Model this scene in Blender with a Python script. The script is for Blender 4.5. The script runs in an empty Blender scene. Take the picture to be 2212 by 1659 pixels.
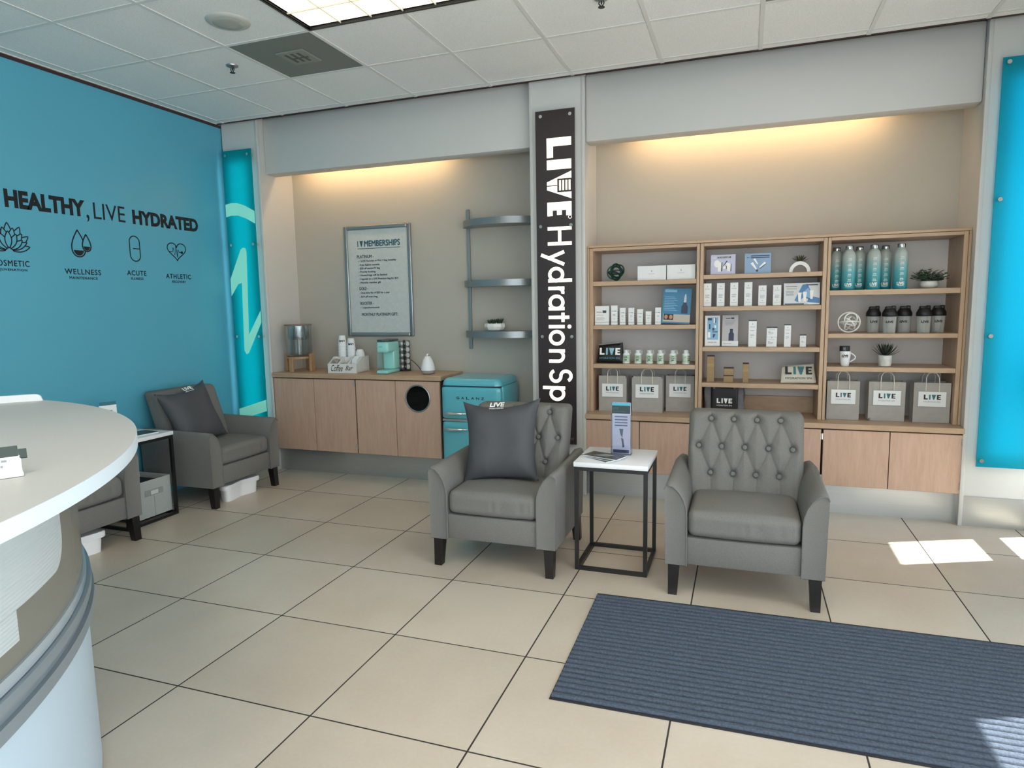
import bpy, bmesh, math, random
from mathutils import Matrix, Vector, noise
random.seed(7)
S = bpy.context.scene
COL = S.collection
PI = math.pi

# ---------------------------------------------------------------- camera, world, sun, exposure
CAM_R = Vector((0.94298518, 0.33235109, -0.0179364))
CAM_U = Vector((-0.02280577, 0.11828243, 0.99271807))
CAM_F = Vector((-0.33205249, 0.93570937, -0.1191181))
cd = bpy.data.cameras.new('camera'); cam = bpy.data.objects.new('camera', cd); COL.objects.link(cam)
cd.sensor_fit = 'HORIZONTAL'; cd.sensor_width = 36.0; cd.lens = 1415.95 / 2212 * 36.0
cd.clip_start = 0.05
cam.matrix_world = Matrix(((CAM_R.x, CAM_U.x, -CAM_F.x, 0), (CAM_R.y, CAM_U.y, -CAM_F.y, 0), (CAM_R.z, CAM_U.z, -CAM_F.z, 1.4299), (0, 0, 0, 1)))
S.camera = cam

w = bpy.data.worlds.new('daylight'); S.world = w; w.use_nodes = True
bg = w.node_tree.nodes['Background']; bg.inputs[0].default_value = (0.90, 0.95, 1.0, 1); bg.inputs[1].default_value = 6.0

sl = bpy.data.lights.new('sun', 'SUN'); sun = bpy.data.objects.new('sun', sl); COL.objects.link(sun)
SUN_EL = math.radians(65)
sun_dir = Vector((-0.92 * math.cos(SUN_EL), -0.39 * math.cos(SUN_EL), -math.sin(SUN_EL)))
sun.rotation_euler = sun_dir.to_track_quat('-Z', 'Y').to_euler(); sun.location = (6, 8, 9)
sl.energy = 38.0; sl.angle = math.radians(0.6); sl.color = (1.0, 0.95, 0.88)

def portal(name, loc, rot, sx, sy):
    l = bpy.data.lights.new(name, 'AREA'); o = bpy.data.objects.new(name, l); COL.objects.link(o)
    l.shape = 'RECTANGLE'; l.size = sx; l.size_y = sy; l.cycles.is_portal = True
    o.location = loc; o.rotation_euler = rot
# openings of the storefront: (y0, y1, z0, z1) in the wall x = 1.75, (x0, x1, z0, z1) in the wall y = -3
SIDE_OPEN = [(-2.6, 1.75, 0.12, 2.62), (2.0, 2.93, 0.03, 2.43), (4.26, 4.69, 0.10, 2.27)]
FRONT_OPEN = [(-1.6, 1.5, 0.12, 2.62)]
for i, (a, b, z0, z1) in enumerate(SIDE_OPEN):
    portal('daylight_side', (1.74, (a + b) / 2, (z0 + z1) / 2), (0, math.radians(90), 0), z1 - z0, b - a)
for a, b, z0, z1 in FRONT_OPEN:
    portal('daylight_front', ((a + b) / 2, -2.99, (z0 + z1) / 2), (math.radians(90), 0, 0), b - a, z1 - z0)

S.view_settings.view_transform = 'Standard'; S.view_settings.look = 'None'
S.view_settings.gamma = 1.0; S.view_settings.use_curve_mapping = False
S.view_settings.exposure = 0.0
try:
    S.cycles.use_denoising = True
    S.cycles.max_bounces = 10; S.cycles.diffuse_bounces = 6; S.cycles.transparent_max_bounces = 12
    S.cycles.sample_clamp_indirect = 6.0
    S.cycles.caustics_reflective = False; S.cycles.caustics_refractive = False
except Exception: pass

# ---------------------------------------------------------------- materials
def lin(h):
    h = h.lstrip('#'); c = [int(h[i:i + 2], 16) / 255 for i in (0, 2, 4)]
    return tuple((x / 12.92 if x <= 0.04045 else ((x + 0.055) / 1.055) ** 2.4) for x in c) + (1.0,)
MATS = {}
def mat(name, hexc, rough=0.5, metal=0.0, spec=0.5, noise_amt=0.0, noise_scale=40.0, bump=0.0, bump_scale=200.0, coat=0.0, emit=0.0, emit_col=None, alpha=1.0, stretch=None):
    if name in MATS: return MATS[name]
    m = bpy.data.materials.new(name); m.use_nodes = True; MATS[name] = m
    nt = m.node_tree; b = nt.nodes['Principled BSDF']
    c = lin(hexc); b.inputs['Base Color'].default_value = c
    b.inputs['Roughness'].default_value = rough; b.inputs['Metallic'].default_value = metal
    b.inputs['Specular IOR Level'].default_value = spec
    b.inputs['Coat Weight'].default_value = coat
    b.inputs['Alpha'].default_value = alpha
    if emit:
        b.inputs['Emission Color'].default_value = lin(emit_col or hexc); b.inputs['Emission Strength'].default_value = emit
    if noise_amt or bump:
        tc = nt.nodes.new('ShaderNodeTexCoord'); mp = nt.nodes.new('ShaderNodeMapping')
        nt.links.new(tc.outputs['Object'], mp.inputs['Vector'])
        if stretch: mp.inputs['Scale'].default_value = stretch
    if noise_amt:
        n = nt.nodes.new('ShaderNodeTexNoise'); n.inputs['Scale'].default_value = noise_scale; n.inputs['Detail'].default_value = 4
        nt.links.new(mp.outputs[0], n.inputs['Vector'])
        r = nt.nodes.new('ShaderNodeMapRange'); r.inputs['To Min'].default_value = 1 - noise_amt; r.inputs['To Max'].default_value = 1 + noise_amt
        r.inputs['From Min'].default_value = 0.25; r.inputs['From Max'].default_value = 0.75
        nt.links.new(n.outputs['Fac'], r.inputs['Value'])
        mx = nt.nodes.new('ShaderNodeMix'); mx.data_type = 'RGBA'; mx.blend_type = 'MULTIPLY'; mx.inputs['Factor'].default_value = 1
        mx.inputs[6].default_value = c; nt.links.new(r.outputs[0], mx.inputs[7]); nt.links.new(mx.outputs[2], b.inputs['Base Color'])
    if bump:
        n2 = nt.nodes.new('ShaderNodeTexNoise'); n2.inputs['Scale'].default_value = bump_scale; n2.inputs['Detail'].default_value = 3
        nt.links.new(mp.outputs[0], n2.inputs['Vector'])
        bn = nt.nodes.new('ShaderNodeBump'); bn.inputs['Strength'].default_value = bump; bn.inputs['Distance'].default_value = 0.002
        nt.links.new(n2.outputs['Fac'], bn.inputs['Height']); nt.links.new(bn.outputs[0], b.inputs['Normal'])
    return m
def wood(name, c1, c2, rough=0.45, sc=(6, 6, 0.9)):
    m = bpy.data.materials.new(name); m.use_nodes = True; MATS[name] = m
    nt = m.node_tree; b = nt.nodes['Principled BSDF']; b.inputs['Roughness'].default_value = rough
    tc = nt.nodes.new('ShaderNodeTexCoord'); mp = nt.nodes.new('ShaderNodeMapping'); mp.inputs['Scale'].default_value = sc
    nt.links.new(tc.outputs['Object'], mp.inputs['Vector'])
    n = nt.nodes.new('ShaderNodeTexNoise'); n.inputs['Scale'].default_value = 6; n.inputs['Detail'].default_value = 6; n.inputs['Roughness'].default_value = 0.65
    n.inputs['Distortion'].default_value = 0.6
    nt.links.new(mp.outputs[0], n.inputs['Vector'])
    r = nt.nodes.new('ShaderNodeValToRGB'); r.color_ramp.elements[0].color = lin(c1); r.color_ramp.elements[1].color = lin(c2)
    r.color_ramp.elements[0].position = 0.3; r.color_ramp.elements[1].position = 0.7
    nt.links.new(n.outputs['Fac'], r.inputs[0]); nt.links.new(r.outputs[0], b.inputs['Base Color'])
    return m
def glassy(name, hexc, opac=0.25, rough=0.1, clear=False):
    # thin clear plastic / glass: transparent body tinted, with gloss
    m = bpy.data.materials.new(name); m.use_nodes = True; MATS[name] = m
    nt = m.node_tree; out = nt.nodes['Material Output']; b = nt.nodes['Principled BSDF']
    b.inputs['Base Color'].default_value = lin(hexc); b.inputs['Roughness'].default_value = rough
    if clear: b = nt.nodes.new('ShaderNodeBsdfGlossy'); b.inputs['Roughness'].default_value = rough
    t = nt.nodes.new('ShaderNodeBsdfTransparent'); t.inputs[0].default_value = tuple(0.55 + 0.45 * x for x in lin(hexc)[:3]) + (1,)
    lw = nt.nodes.new('ShaderNodeLayerWeight'); lw.inputs[0].default_value = 0.35
    mr = nt.nodes.new('ShaderNodeMapRange'); mr.inputs['To Min'].default_value = opac; mr.inputs['To Max'].default_value = min(1, opac + 0.55)
    nt.links.new(lw.outputs['Facing'], mr.inputs['Value'])
    mx = nt.nodes.new('ShaderNodeMixShader'); nt.links.new(mr.outputs[0], mx.inputs[0])
    nt.links.new(t.outputs[0], mx.inputs[1]); nt.links.new(b.outputs[0], mx.inputs[2]); nt.links.new(mx.outputs[0], out.inputs[0])
    return m
def acrylic(name, hexc, trans=0.7):
    m = bpy.data.materials.new(name); m.use_nodes = True; MATS[name] = m
    nt = m.node_tree; out = nt.nodes['Material Output']; b = nt.nodes['Principled BSDF']
    b.inputs['Base Color'].default_value = lin(hexc); b.inputs['Roughness'].default_value = 0.35
    t = nt.nodes.new('ShaderNodeBsdfTranslucent'); t.inputs[0].default_value = lin(hexc)
    mx = nt.nodes.new('ShaderNodeMixShader'); mx.inputs[0].default_value = trans
    nt.links.new(b.outputs[0], mx.inputs[1]); nt.links.new(t.outputs[0], mx.inputs[2]); nt.links.new(mx.outputs[0], out.inputs[0])
    return m

# floor tiles
TF, FX, FY = 0.6044, -2.0224, 2.3992
def tile_floor():
    m = bpy.data.materials.new('porcelain_tile'); m.use_nodes = True
    nt = m.node_tree; b = nt.nodes['Principled BSDF']; N = nt.nodes.new; L = nt.links.new
    tc = N('ShaderNodeTexCoord'); sp = N('ShaderNodeSeparateXYZ'); L(tc.outputs['Object'], sp.inputs[0])
    ds, cells = [], []
    for ax, o in ((0, FX), (1, FY)):
        a = N('ShaderNodeMath'); a.operation = 'SUBTRACT'; L(sp.outputs[ax], a.inputs[0]); a.inputs[1].default_value = o - 20 * TF
        d = N('ShaderNodeMath'); d.operation = 'DIVIDE'; L(a.outputs[0], d.inputs[0]); d.inputs[1].default_value = TF
        fl = N('ShaderNodeMath'); fl.operation = 'FLOOR'; L(d.outputs[0], fl.inputs[0]); cells.append(fl)
        f = N('ShaderNodeMath'); f.operation = 'PINGPONG'; L(d.outputs[0], f.inputs[0]); f.inputs[1].default_value = 0.5
        ds.append(f)
    mn = N('ShaderNodeMath'); mn.operation = 'MINIMUM'; L(ds[0].outputs[0], mn.inputs[0]); L(ds[1].outputs[0], mn.inputs[1])
    g = N('ShaderNodeMapRange'); g.inputs['From Min'].default_value = 0.0042; g.inputs['From Max'].default_value = 0.0062; L(mn.outputs[0], g.inputs['Value'])
    cx = N('ShaderNodeCombineXYZ'); L(cells[0].outputs[0], cx.inputs[0]); L(cells[1].outputs[0], cx.inputs[1])
    wn = N('ShaderNodeTexWhiteNoise'); L(cx.outputs[0], wn.inputs['Vector'])
    n = N('ShaderNodeTexNoise'); n.inputs['Scale'].default_value = 2.2; n.inputs['Detail'].default_value = 5; L(tc.outputs['Object'], n.inputs['Vector'])
    n2 = N('ShaderNodeTexNoise'); n2.inputs['Scale'].default_value = 60; n2.inputs['Detail'].default_value = 3; L(tc.outputs['Object'], n2.inputs['Vector'])
    ad = N('ShaderNodeMath'); ad.operation = 'ADD'; L(n.outputs['Fac'], ad.inputs[0])
    mu = N('ShaderNodeMath'); mu.operation = 'MULTIPLY'; mu.inputs[1].default_value = 0.35; L(wn.outputs['Value'], mu.inputs[0]); L(mu.outputs[0], ad.inputs[1])
    ad2 = N('ShaderNodeMath'); ad2.operation = 'ADD'; mu2 = N('ShaderNodeMath'); mu2.operation = 'MULTIPLY'; mu2.inputs[1].default_value = 0.3
    L(n2.outputs['Fac'], mu2.inputs[0]); L(ad.outputs[0], ad2.inputs[0]); L(mu2.outputs[0], ad2.inputs[1])
    r = N('ShaderNodeValToRGB'); r.color_ramp.elements[0].position = 0.4; r.color_ramp.elements[1].position = 1.25
    r.color_ramp.elements[0].color = lin('#b6aa9b'); r.color_ramp.elements[1].color = lin('#c8beb0')
    L(ad2.outputs[0], r.inputs[0])
    mx = N('ShaderNodeMix'); mx.data_type = 'RGBA'; mx.inputs[6].default_value = lin('#2f2a26'); L(r.outputs[0], mx.inputs[7]); L(g.outputs[0], mx.inputs['Factor'])
    L(mx.outputs[2], b.inputs['Base Color'])
    rr = N('ShaderNodeMapRange'); rr.inputs['To Min'].default_value = 0.8; rr.inputs['To Max'].default_value = 0.36; L(g.outputs[0], rr.inputs['Value']); L(rr.outputs[0], b.inputs['Roughness'])
    bp = N('ShaderNodeBump'); bp.inputs['Strength'].default_value = 0.4; bp.inputs['Distance'].default_value = 0.002; L(g.outputs[0], bp.inputs['Height']); L(bp.outputs[0], b.inputs['Normal'])
    return m

FLOOR_M = tile_floor()
WHITE = mat('white_wall_paint', '#c9cac8', 0.55, bump=0.05, bump_scale=120)
GREIGE = mat('greige_wall_paint', '#b3afa5', 0.6, bump=0.05, bump_scale=120)
TEAL_WALL = mat('teal_wall_paint', '#57a7c0', 0.33, noise_amt=0.02, noise_scale=1.2)
CEIL_TILE = mat('acoustic_tile', '#e8e9e8', 0.9, noise_amt=0.10, noise_scale=160, bump=0.5, bump_scale=260)
GRID_M = mat('white_grid_metal', '#d8d9d6', 0.45)
DARK_GAP = mat('shadow_gap_paint', '#3a2624', 0.8)
STEEL = mat('brushed_steel', '#b9bcbc', 0.33, 0.75, noise_amt=0.04, noise_scale=3, stretch=(1, 1, 40))
ALU = mat('satin_aluminium', '#9fa2a2', 0.35, 0.85)
CHROME = mat('chrome', '#e6e6e6', 0.08, 1.0)
OAK = wood('oak_laminate', '#ad9074', '#bda287', 0.42, (0.9, 6, 6))
OAK_V = wood('oak_laminate_upright', '#ad9074', '#bda287', 0.42, (6, 6, 0.9))
DOOR_WOOD = wood('maple_laminate', '#bb9b87', '#caac99', 0.42, (7, 7, 0.8))
DARK_WOOD = mat('cabinet_carcass', '#4a372b', 0.7)
FABRIC = mat('grey_linen_fabric', '#767572', 0.95, spec=0.15, noise_amt=0.13, noise_scale=220, bump=0.45, bump_scale=700)
BUTTON_F = mat('grey_button_fabric', '#70716e', 0.95, spec=0.15)
BLACK_LEG = mat('espresso_wood', '#15100f', 0.4)
PILLOW_F = mat('charcoal_satin', '#4a4c50', 0.62, spec=0.3, noise_amt=0.05, noise_scale=300)
BLACK = mat('black', '#0d0d0f', 0.5)
BLACK_SAT = mat('black_metal', '#131314', 0.4)
INK = mat('black_vinyl', '#0c0d14', 0.5)
WHITE_P = mat('white_plastic', '#eceef2', 0.35)
PAPER = mat('white_paper', '#e6e8e9', 0.7)
MARBLE = mat('white_stone', '#e4e6ea', 0.3, noise_amt=0.03, noise_scale=6)
KRAFT = mat('grey_kraft_paper', '#a5a29d', 0.85, noise_amt=0.06, noise_scale=25)
ROPE = mat('paper_rope', '#ddd6ca', 0.85)
FRIDGE = mat('turquoise_enamel', '#63b9c9', 0.22, coat=0.4)
AQUA = mat('aqua_plastic', '#9bdad5', 0.3)
LEAF = mat('dark_green_leaf', '#2f3f2a', 0.5, noise_amt=0.25, noise_scale=60)
LEAF2 = mat('grey_green_leaf', '#4f6650', 0.55, noise_amt=0.25, noise_scale=60)
LEAF3 = mat('olive_leaf', '#4a4a2c', 0.5, noise_amt=0.2, noise_scale=60)
GREEN_GLASS = glassy('green_glass', '#24584c', 0.30, 0.06)
CLEAR = glassy('clear_glass', '#dfe8ea', 0.05, 0.05, True)
CLEAR2 = glassy('clear_acrylic', '#eef2f8', 0.06, 0.05, True)
FROST = glassy('frosted_plastic', '#dcdedb', 0.26, 0.25)
DARK_GLASS = mat('dark_glass', '#08080a', 0.08)
GOLD = mat('gold_carton', '#8d7350', 0.45, 0.25)
GOLD_L = mat('gold_foil', '#9c8850', 0.4, 0.4)
MAROON = mat('maroon_lid', '#3b1e1c', 0.5)
PINE = wood('pine_wood', '#9d7a58', '#b18d69', 0.5, (3, 3, 3))
TEAL_INK = mat('teal_ink', '#2e6f78', 0.5)
SLATE_INK = mat('slate_ink', '#2c3e42', 0.5)
GREY_INK = mat('grey_ink', '#8b9196', 0.6)
NAVY = mat('navy_ink', '#273553', 0.5)
SKY_BLUE = mat('sky_blue_card', '#7fb3d6', 0.5)
MID_BLUE = mat('blue_card', '#3a7aa2', 0.45)
LAV = mat('lavender_card', '#c3c4de', 0.5)
STEEL_BLUE = mat('steel_blue_card', '#8ba7c6', 0.45)
LABEL_GREEN = mat('green_label', '#b9cdb4', 0.5, noise_amt=0.3, noise_scale=90)
WHITE_INK = mat('white_ink', '#f2f2f0', 0.5)
GREY_CARD = mat('grey_card', '#b9b8bc', 0.55)
GREY_MESH = mat('grey_bag_cloth', '#6e6e74', 0.85, noise_amt=0.15, noise_scale=60)
CREAM = mat('canvas', '#cfcabd', 0.85, noise_amt=0.05, noise_scale=200)
MINT = mat('lit_mint_acrylic', '#8fdccb', .4, emit=.28, emit_col='#8df0d8')
ACRYL = acrylic('turquoise_acrylic', '#12b7c0', 0.62)
ACRYL_B = acrylic('cyan_acrylic', '#08b6cc', 0.6)
SIGN_BLACK = mat('black_acrylic', '#30282a', 0.35)
LED = mat('led_strip', '#ffffff', 0.5, emit=3.0, emit_col='#f4ffff')
LIT = mat('lit_letter', '#fff8e8', 0.5, emit=0.95, emit_col='#fff3d8')
COVE = mat('warm_tube', '#ffffff', 0.5, emit=34.0, emit_col='#ffd096')
LAMP = mat('fluorescent_panel', '#ffffff', 0.5, emit=.92, emit_col='#fff0d2')
LAMP_ADDED = mat('added_fluorescent_panel', '#ffffff', 0.5, emit=7.5, emit_col='#fff4e2')  # stronger glow, only for the added unseen troffers
LOUVER = mat('louver_white', '#efe6d2', 0.4)

# ---------------------------------------------------------------- mesh builder
class B:
    def __init__(s): s.bm = bmesh.new()
    def raw(s, verts, faces, M=None):
        vs = [s.bm.verts.new(M @ Vector(v) if M else Vector(v)) for v in verts]
        for f in faces:
            try: s.bm.faces.new([vs[i] for i in f])
            except ValueError: pass
        return s
    def box(s, x0, x1, y0, y1, z0, z1, M=None):
        v = [(x, y, z) for x in (x0, x1) for y in (y0, y1) for z in (z0, z1)]
        f = [(0, 1, 3, 2), (4, 6, 7, 5), (0, 4, 5, 1), (2, 3, 7, 6), (0, 2, 6, 4), (1, 5, 7, 3)]
        return s.raw(v, f, M)
    def rbox(s, x0, x1, y0, y1, z0, z1, r=0.01, seg=2, M=None):
        t = bmesh.new(); bmesh.ops.create_cube(t, size=1)
        for v in t.verts: v.co = Vector(((x0 + x1) / 2 + v.co.x * (x1 - x0), (y0 + y1) / 2 + v.co.y * (y1 - y0), (z0 + z1) / 2 + v.co.z * (z1 - z0)))
        r = min(r, 0.49 * min(x1 - x0, y1 - y0, z1 - z0))
        bmesh.ops.bevel(t, geom=list(t.edges), offset=r, segments=seg, profile=0.5, affect='EDGES')
        return s.merge(t, M)
    def merge(s, t, M=None):
        t.verts.ensure_lookup_table(); t.verts.index_update()
        s.raw([v.co.copy() for v in t.verts], [[v.index for v in f.verts] for f in t.faces], M); t.free(); return s
    def grid_box(s, w, d, h, r, nx, ny, nz, fn=None, M=None):
        """rounded box centred on the origin with dense faces; fn(v)->v reshapes"""
        t = bmesh.new()
        def face(nu, nv, pos):
            g = [[t.verts.new(pos(i / nu, j / nv)) for j in range(nv + 1)] for i in range(nu + 1)]
            for i in range(nu):
                for j in range(nv): t.faces.new((g[i][j], g[i + 1][j], g[i + 1][j + 1], g[i][j + 1]))
        W, D, H = w / 2, d / 2, h / 2
        for sg in (-1, 1):
            face(nx, nz, lambda u, v: Vector((sg * -1 * (-W + w * u), sg * D, -H + h * v)))
            face(ny, nz, lambda u, v: Vector((sg * W, sg * (-D + d * u), -H + h * v)))
            face(nx, ny, lambda u, v: Vector((-W + w * u, sg * (-D + d * v), sg * H)))
        bmesh.ops.remove_doubles(t, verts=list(t.verts), dist=1e-6)
        for v in t.verts:
            p = v.co; q = Vector((max(-W + r, min(W - r, p.x)), max(-D + r, min(D - r, p.y)), max(-H + r, min(H - r, p.z))))
            e = p - q
            if e.length > 1e-9: v.co = q + e.normalized() * r
        if fn:
            for v in t.verts: v.co = fn(v.co.copy())
        return s.merge(t, M)
    def cyl(s, p0, p1, r0, r1=None, n=16, caps=True):
        if r1 is None: r1 = r0
        p0, p1 = Vector(p0), Vector(p1); a = (p1 - p0).normalized()
        u = a.orthogonal().normalized(); v = a.cross(u)
        vs = []
        for p, r in ((p0, r0), (p1, r1)):
            for k in range(n):
                t = 2 * PI * k / n; vs.append(p + u * (r * math.cos(t)) + v * (r * math.sin(t)))
        f = [(k, (k + 1) % n, n + (k + 1) % n, n + k) for k in range(n)]
        if caps: f += [tuple(range(n - 1, -1, -1)), tuple(range(n, 2 * n))]
        return s.raw(vs, f)
    def lathe(s, prof, n=24, M=None, sx=1.0, sy=1.0):
        vs, f, m = [], [], len(prof)
        for k in range(n):
            t = 2 * PI * k / n
            for r, z in prof: vs.append((r * math.cos(t) * sx, r * math.sin(t) * sy, z))
        for k in range(n):
            for j in range(m - 1):
                f.append((k * m + j, ((k + 1) % n) * m + j, ((k + 1) % n) * m + j + 1, k * m + j + 1))
        if prof[0][0] > 1e-6: f.append(tuple(k * m for k in range(n - 1, -1, -1)))
        if prof[-1][0] > 1e-6: f.append(tuple(k * m + m - 1 for k in range(n)))
        s.raw(vs, f, M)
        return s
    def tube(s, pts, r, n=8, closed=False):
        pts = [Vector(p) for p in pts]; N = len(pts); vs, f = [], []
        up = None
        for i, p in enumerate(pts):
            a = pts[(i + 1) % N] if (closed or i < N - 1) else p
            b = pts[i - 1] if (closed or i > 0) else p
            t = (a - b).normalized()
            if up is None: up = t.orthogonal().normalized()
            up = (up - t * up.dot(t)).normalized(); v = t.cross(up)
            rr = r[i] if isinstance(r, (list, tuple)) else r
            for k in range(n):
                q = 2 * PI * k / n; vs.append(p + up * (rr * math.cos(q)) + v * (rr * math.sin(q)))
        for i in range(N if closed else N - 1):
            j = (i + 1) % N
            for k in range(n): f.append((i * n + k, i * n + (k + 1) % n, j * n + (k + 1) % n, j * n + k))
        if not closed: f += [tuple(range(n - 1, -1, -1)), tuple(range((N - 1) * n, N * n))]
        return s.raw(vs, f)
    def prism(s, poly, h0, h1, M=None):
        n = len(poly)
        vs = [(x, y, h0) for x, y in poly] + [(x, y, h1) for x, y in poly]
        f = [tuple(range(n - 1, -1, -1)), tuple(range(n, 2 * n))] + [(i, (i + 1) % n, n + (i + 1) % n, n + i) for i in range(n)]
        return s.raw(vs, f, M)
    def sheet(s, nu, nv, fn, M=None):
        vs = [fn(i / nu, j / nv) for i in range(nu + 1) for j in range(nv + 1)]
        f = [(i * (nv + 1) + j, (i + 1) * (nv + 1) + j, (i + 1) * (nv + 1) + j + 1, i * (nv + 1) + j + 1) for i in range(nu) for j in range(nv)]
        return s.raw(vs, f, M)
    def obj(s, name, m, parent=None, smooth=35, fix=True):
        if fix: bmesh.ops.recalc_face_normals(s.bm, faces=list(s.bm.faces))
        me = bpy.data.meshes.new(name); s.bm.to_mesh(me); s.bm.free()
        if smooth:
            me.polygons.foreach_set('use_smooth', [True] * len(me.polygons)); me.set_sharp_from_angle(angle=math.radians(smooth))
        me.materials.append(m)
        o = bpy.data.objects.new(name, me); COL.objects.link(o)
        if parent: o.parent = parent
        return o

def tag(o, label=None, cat=None, group=None, kind=None):
    if label: o['label'] = label
    if cat: o['category'] = cat
    if group: o['group'] = group
    if kind: o['kind'] = kind
    return o
def thing(name, label, cat, loc=(0, 0, 0), rot=0.0, group=None):
    o = bpy.data.objects.new(name, None); COL.objects.link(o); o.empty_display_size = 0.05
    o.location = loc
    o.rotation_euler = rot if isinstance(rot, (tuple, list)) else (0, 0, rot)
    return tag(o, label, cat, group)
def dup(root, loc, label, rot=None, group=None, name=None):
    r = root.copy(); COL.objects.link(r); r.location = loc; r['label'] = label
    if rot is not None: r.rotation_euler = rot if isinstance(rot, (tuple, list)) else (0, 0, rot)
    if group: r['group'] = group
    for ch in list(root.children):
        c = ch.copy(); COL.objects.link(c); c.parent = r
        for g in ch.children:
            d = g.copy(); COL.objects.link(d); d.parent = c
    return r
def struct(name, b, m, parent=None, smooth=35):
    o = b.obj(name, m, parent, smooth)
    if not parent: o['kind'] = 'structure'
    return o

# lettering: mesh made from Blender's own font, fitted to a width/height; placed by origin + right + up
TXT = {}
def text_bm(body, bold=0.0, shear=0.0, space=1.0):
    key = (body, bold, shear, space)
    if key not in TXT:
        c = bpy.data.curves.new('t', 'FONT'); c.body = body; c.size = 1; c.offset = bold; c.shear = shear; c.space_character = space
        c.fill_mode = 'BOTH'; c.resolution_u = 3; c.extrude = 0.001
        o = bpy.data.objects.new('t', c); COL.objects.link(o)
        dg = bpy.context.evaluated_depsgraph_get(); dg.update()
        me = bpy.data.meshes.new_from_object(o.evaluated_get(dg))
        V = [v.co.copy() for v in me.vertices]; F = [tuple(p.vertices) for p in me.polygons]
        bpy.data.objects.remove(o); bpy.data.curves.remove(c); bpy.data.meshes.remove(me)
        x0 = min(v.x for v in V); x1 = max(v.x for v in V); y0 = min(v.y for v in V); y1 = max(v.y for v in V)
        TXT[key] = (V, F, x0, x1, y0, y1)
    return TXT[key]
FRONT = (Vector((1, 0, 0)), Vector((0, 0, 1)))      # reads from -y
SIDE = (Vector((0, 1, 0)), Vector((0, 0, 1)))       # reads from +x
DOWN = (Vector((0, 0, -1)), Vector((1, 0, 0)))      # reads from -y, turned a quarter clockwise
def frame(origin, basis=FRONT):
    r, u = basis; n = r.cross(u)
    o = Vector(origin)
    return Matrix(((r.x, u.x, n.x, o.x), (r.y, u.y, n.y, o.y), (r.z, u.z, n.z, o.z), (0, 0, 0, 1)))
def put_text(b, body, M, x, y, w=None, h=None, bold=0.0, shear=0.0, space=1.0, thick=0.0006, base=0.0, fat=0.0):
    """lower-left corner of the ink at (x, y) in the frame M; returns ink width"""
    V, F, x0, x1, y0, y1 = text_bm(body, bold, shear, space)
    sx = w / (x1 - x0) if w else None; sy = h / (y1 - y0) if h else None
    sx = sx or sy; sy = sy or sx
    ht = (y1 - y0) * sy
    for k, (ox, oy) in enumerate([(0, 0)] if not fat else [(-fat * ht, 0), (fat * ht, 0), (0, -fat * ht), (0, fat * ht)]):
        b.raw([((v.x - x0) * sx + x + ox, (v.y - y0) * sy + y + oy, base + k * .00012 + (thick if v.z > 0 else 0)) for v in V], F, M)
    return (x1 - x0) * sx
def bar(b, M, x, y, w, h, base=0.0, thick=0.0005):
    b.box(x, x + w, y, y + h, base, base + thick, M)
def logo(parent, M, w, ink=None, accent=None, sub=True, subm=None, thick=0.0006, flip=False):
    """the four-letter mark, centred on the frame origin, width w"""
    ink = ink or INK; accent = accent or TEAL_INK; h = w * 0.33
    if flip: M = M @ Matrix.Rotation(PI, 4, 'Z')
    a = B(); c = B(); x = -w / 2; st = h * 0.30
    a.prism([(x, 0), (x + .24 * w, 0), (x + .24 * w, st * .8), (x + st, st * .8), (x + st, h), (x, h)], 0, thick, M)
    c.prism([(x + .31 * w, 0), (x + .40 * w, 0), (x + .40 * w, h), (x + .31 * w, h)], 0, thick, M)
    c.prism([(x + .46 * w, h), (x + .55 * w, 0), (x + .62 * w, 0), (x + .72 * w, h)], 0, thick, M)
    for k in range(3):
        z = h * (.35 + .2 * k); a_ = .535 * w - .035 * w * (k / 2)
        a.box(x + a_, x + a_ + (.10 + .05 * k) * w, z, z + h * .03, thick, thick * 1.5, M)
    e = x + .77 * w; ew = .23 * w; t = h * .22
    a.prism([(e, 0), (e + ew, 0), (e + ew, t), (e + st, t), (e + st, h / 2 - t * .4), (e + ew * .9, h / 2 - t * .4), (e + ew * .9, h / 2 + t * .4), (e + st, h / 2 + t * .4), (e + st, h - t), (e + ew, h - t), (e + ew, h), (e, h)], 0, thick, M)
    a.obj('logo_letters', ink, parent, 0); c.obj('logo_accent', accent, parent, 0)
    if sub:
        d = B(); put_text(d, 'HYDRATION SPA', M, -w / 2, -h * .62, w=w, h=h * .28, thick=thick); d.obj('logo_caption', subm or GREY_INK, parent, 0)

# ================================================================ ROOM
XL, XR, YF, H = -4.295, 1.75, -3.0, 3.007
YP, YB, YN = 4.71, 4.79, 5.15           # pilaster face, bulkhead face, niche back wall
b = B(); b.box(XL - .1, XR + 1.2, YF - .5, YN + .1, -0.1, 0); struct('floor', b, FLOOR_M, smooth=0)
b = B(); b.box(XL - .1, XL, YF - .1, YN + .1, 0, 3.25); struct('wall_left', b, TEAL_WALL, smooth=0)
b = B(); b.box(XL - .1, XR + .1, YN, YN + .1, 0, 3.25); struct('wall_back', b, GREIGE, smooth=0)
def wall_with_holes(b, plane, c0, c1, a0, a1, z1, holes):
    """slabs around openings; plane 'x' => wall lies in y/z"""
    def bx(p, q, z0, zz):
        if q - p < 1e-4 or zz - z0 < 1e-4: return
        if plane == 'x': b.box(c0, c1, p, q, z0, zz)
        else: b.box(p, q, c0, c1, z0, zz)
    cur = a0
    for p, q, h0, h1 in sorted(holes):
        bx(cur, p, 0, z1); bx(p, q, 0, h0); bx(p, q, h1, z1); cur = q
    bx(cur, a1, 0, z1)
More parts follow.
